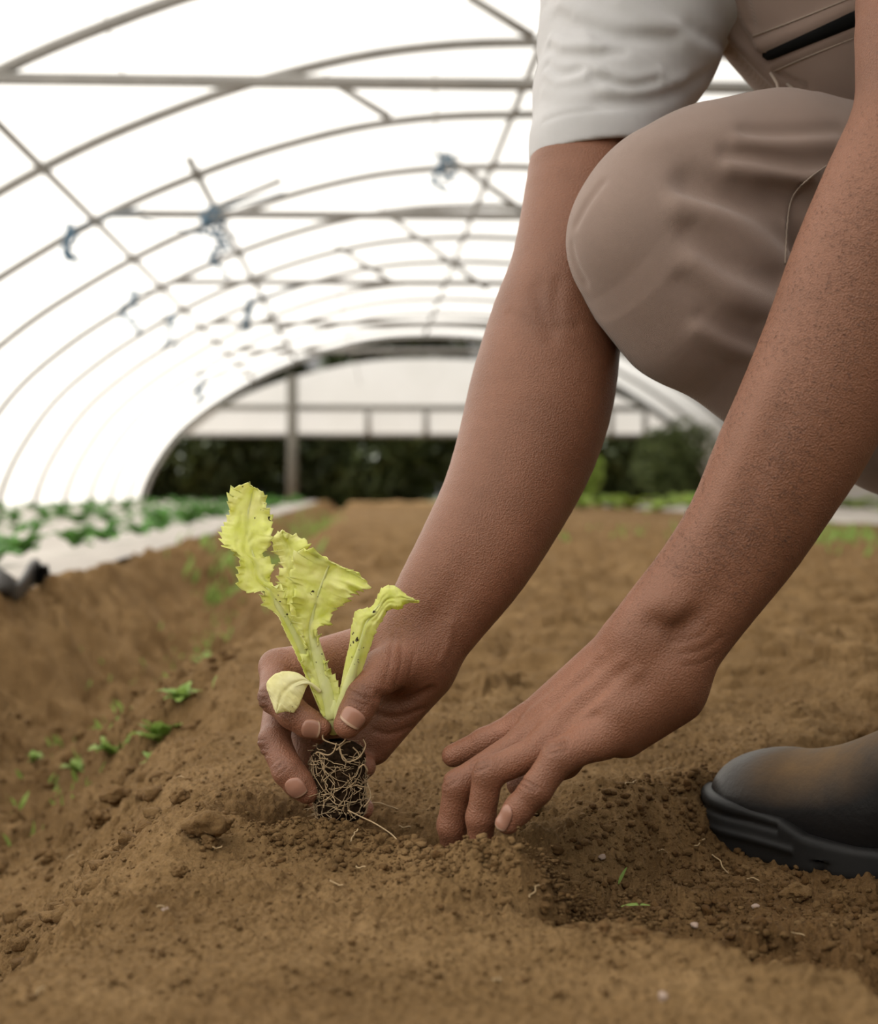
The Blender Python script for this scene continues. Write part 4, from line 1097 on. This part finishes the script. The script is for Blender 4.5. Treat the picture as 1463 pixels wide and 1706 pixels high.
# ------------------------------------------------------------------ loose soil, clods, straw
def lump(seed, r=1., sub=3):
    bm = bmesh.new(); bmesh.ops.create_icosphere(bm, subdivisions=sub, radius=1.0)
    v = np.array([x.co for x in bm.verts]); s = seed * 13.7
    k = 1 + .45 * n3(v[:, 0] * 1.3 + s, v[:, 1] * 1.3, v[:, 2] * 1.3) + .26 * n3(v[:, 0] * 3.2 + s, v[:, 1] * 3.2, v[:, 2] * 3.2) + (.09 * n3(v[:, 0] * 7 + s, v[:, 1] * 7, v[:, 2] * 7) if sub > 2 else 0)
    v = v * k[:, None] * np.array([1.1, 1., .8]); f = np.array([[q.index for q in p.verts] for p in bm.faces]); bm.free(); return v * r, f
for px, py, rpx, lab in ((352, 1378, 31, 'largest dark soil clod on the bed left of the hand'), (350, 1388 + 12, 12, 'small round clod below the largest clod'), (166, 1364, 17, 'dark soil clod at the left edge of the bed'),
                     (198, 1320, 22, 'soil clod in the furrow above the bed edge'), (420, 1352, 20, 'clod just left of the hand by the hole'), (880, 1418, 26, 'clod on the bed rim under the digging fingers'), (300, 1446, 13, 'small clod on the smooth bed front'),
                     (88, 1425, 14, 'small clod near the left margin of the bed'), (1325, 1488, 20, 'round clod in front of the boot sole'), (1395, 1496, 18, 'clod below the boot sole at right'), (1030, 1560, 12, 'clod in the dug trough before the boot'),
                     (1440, 1230, 30, 'soil lump behind the boot'), (300, 1325, 16, 'crumbly clod on the furrow shoulder')):
    x, y = gpt(px, py + rpx * .6, 0.); d = y; r = rpx * d / F
    v, f = lump(px * .37, r, 4); z = gz(x, y)
    me = mesh_np('soil_clod', v + np.array([x, y, z + r * .45]), f); set_attr(me, 'moist', np.full(len(v), .35))
    tag(link('soil_clod', me, M['soil']), lab, 'soil clod', 'soil clods')
def crumbs(name, n_, pick, size, label, mo, lift=0.):
    protos = [lump(3 + k, 1., 1 if k < 5 else 2) for k in range(8)]; VV = []; FF = []; c = 0; r = np.random.default_rng(len(label)); MO = []
    P = np.array([pick(r) for _ in range(n_)]); Zs = ground(P[:, 0], P[:, 1])
    for i in range(n_):
        s = size(r, P[i]); v, f = protos[r.integers(8)] if s > .0022 else protos[r.integers(5)]
        a = r.uniform(0, 6.28); ca, sa = math.cos(a), math.sin(a); v = v @ np.array([[ca, -sa, 0], [sa, ca, 0], [0, 0, 1]]) * s * r.uniform(.8, 1.2, 3)
        z = Zs[i] + s * .35 + (P[i][2] if len(P[i]) > 2 else 0)
        VV.append(v + np.array([P[i][0], P[i][1], z])); FF.append(f + c); c += len(v); MO.append(np.full(len(v), np.clip(mo + .25 * r.normal(), 0, 1)))
    me = mesh_np(name, np.concatenate(VV), np.concatenate(FF)); set_attr(me, 'moist', np.concatenate(MO))
    tag(link(name, me, M['soil']), label, 'soil', None, 'stuff')
def near_bed(r):
    d = .62 + 1.0 * r.random() ** 1.2; px = r.uniform(-60, 1520); return ((px - CX) * d / F, d)
crumbs('soil_crumbs', 7000, near_bed, lambda r, p: .0006 + .0016 * r.random() ** 4, 'fine loose soil crumbs strewn over the bed', .1)
def rimpick(r):
    i = r.integers(len(RIM) - 1); t = r.random(); a, b = RIM[i], RIM[i + 1]
    return (a[0] + (b[0] - a[0]) * t + r.normal() * .02, a[1] + (b[1] - a[1]) * t + r.normal() * .022)
crumbs('soil_crumbs', 2600, rimpick, lambda r, p: .0007 + .0026 * r.random() ** 5, 'crumbly soil heaped along the rim of the planting hole', .3)
def trench(r):
    d = .70 + .5 * r.random(); return (float(edge_right(np.array([d]))[0]) + abs(r.normal()) * .12 - .01, d)
crumbs('soil_crumbs', 6000, trench, lambda r, p: .0007 + .0030 * r.random() ** 5, 'loose dark crumbs in the dug trough beside the boot', .6)
def fanpick(r):
    t = r.random() ** .7; a = r.normal() * .4 + .25; x0, y0 = U(875, 0, .87)[0], .87
    return (x0 + t * .055 * math.cos(a) * 1.2 + .004 * r.normal(), y0 - t * .09 * (math.sin(a) * .5 + .5) + .004 * r.normal(), abs(.030 * (1 - t) * r.random() + .006 * r.normal()))
crumbs('soil_crumbs', 3200, fanpick, lambda r, p: .0005 + .0013 * r.random() ** 3, 'soil spilling from the fingers into the trough', .45)
def furrow(r):
    v = .85 + 1.3 * r.random(); u = r.uniform(-.62, -.15); x, y, _ = T(u, v, 0); return (x, y)
crumbs('soil_crumbs', 2500, furrow, lambda r, p: .0012 + .007 * r.random() ** 5, 'soil crumbs on the furrow slopes at left', .2)
sr = random.Random(5)
ST = [(640, 1385, 60, -.4), (590, 1402, 26, 1.1), (675, 1382, 22, -.5), (895, 1445, 34, 1.2), (1200, 1450, 44, -1.2), (1050, 1310, 30, .6), (1110, 1285, 36, .3), (1165, 1400, 24, .7), (1322, 1558, 40, -.4), (1230, 1350, 18, .2),
      (890, 1495, 30, 1.0), (270, 1515, 18, .3), (560, 1475, 26, -.2), (360, 1430, 16, .2), (65, 1660, 22, 1.4), (1105, 1385, 26, .9), (830, 1640, 20, 1.3), (1255, 1470, 20, -.5), (600, 1452, 22, -.3), (1340, 1500, 26, .4), (120, 1430, 22, .3), (300, 1300, 18, -.4)]
SL = ['just right below the root plug', 'below the root plug on the rim', 'right of the root plug on the rim', 'on the bed edge below the digging fingers', 'left below the boot toe', 'under the digging hand wrist', 'between the digging hand and boot',
      'left of the boot sole', 'in front of the boot sole', 'against the boot toe', 'on the trough edge of the bed', 'left on the smooth bed front', 'in the middle of the bed front', 'below the largest clod', 'in the bottom left corner',
      'in the trough left of the boot', 'on the blurred bed front at the bottom', 'in the trough below the boot toe', 'below the hole on the bed', 'below the boot sole far right', 'near the left bed edge clod', 'on the furrow shoulder left of the hand']
for sk, (px, py, ln, a) in enumerate(ST):
    x, y = gpt(px, py, 0.); L = ln * y / F; mb = MB(); pts = []
    for k in range(6):
        t = k / 5 - .5; xx = x + L * t * math.cos(a); yy_ = y + L * t * math.sin(a) * 1.2; pts.append([xx + sr.gauss(0, .0006), yy_, gz(xx, yy_)])
    z0, z1 = max(pts[0][2], pts[1][2]) + .002, max(pts[-1][2], pts[-2][2]) + .002
    for k in range(6): pts[k][2] = max(z0 + (z1 - z0) * k / 5, .5 * (pts[k][2] + z0 + (z1 - z0) * k / 5)) + .0008 * math.sin(k * 1.1 + px)
    mb.tube(smooth_poly(pts, 3), .0005, 6)
    tag(mb.build('straw', M['straw']), 'dry straw-coloured root bit ' + SL[sk], 'straw', 'dry plant bits on the soil')
for px, py, ln, a, lab in ((1035, 1478, 32, 1.2, 'thin green grass blade standing in the dug trough'), (1060, 1535, 52, .1, 'thin green grass blade lying in the dug trough')):
    x, y = gpt(px, py, -.04); L = ln * y / F; mb = MB()
    leaf_patch(mb, (x - L / 2 * math.cos(a), y - .3 * L * math.sin(a), gz(x, y) + .009), (math.cos(a), .1, math.sin(a) * .8), (0, -.5, 1), L, .0022, .3, .1, 6)
    tag(mb.build('grass_blade', M['weed']), lab, 'grass blade')
x, y = gpt(402, 996, -.1); v, f = lump(5.5, .022, 3)
tag(link('pebble', mesh_np('pebble', v + np.array([x, y, gz(x, y) + .012]), f), M['stone']), 'pale pinkish pebble in the furrow behind the seedling', 'stone')
for (px, py), gl in zip(((1105, 1665), (1260, 1513), (275, 1513), (1157, 1560), (1003, 1450)), ('at the blurred bottom edge', 'in front of the boot sole', 'on the left bed front', 'in the trough below the boot', 'in the trough beside the digging fingers')):
    x, y = gpt(px, py, 0); v, f = lump(px, .0022, 2)
    tag(link('grit', mesh_np('grit', v + np.array([x, y, gz(x, y) + .001]), f), M['stone']), 'tiny pale grit stone ' + gl, 'stone', 'grit on the soil')
print('done', time.time() - T0)
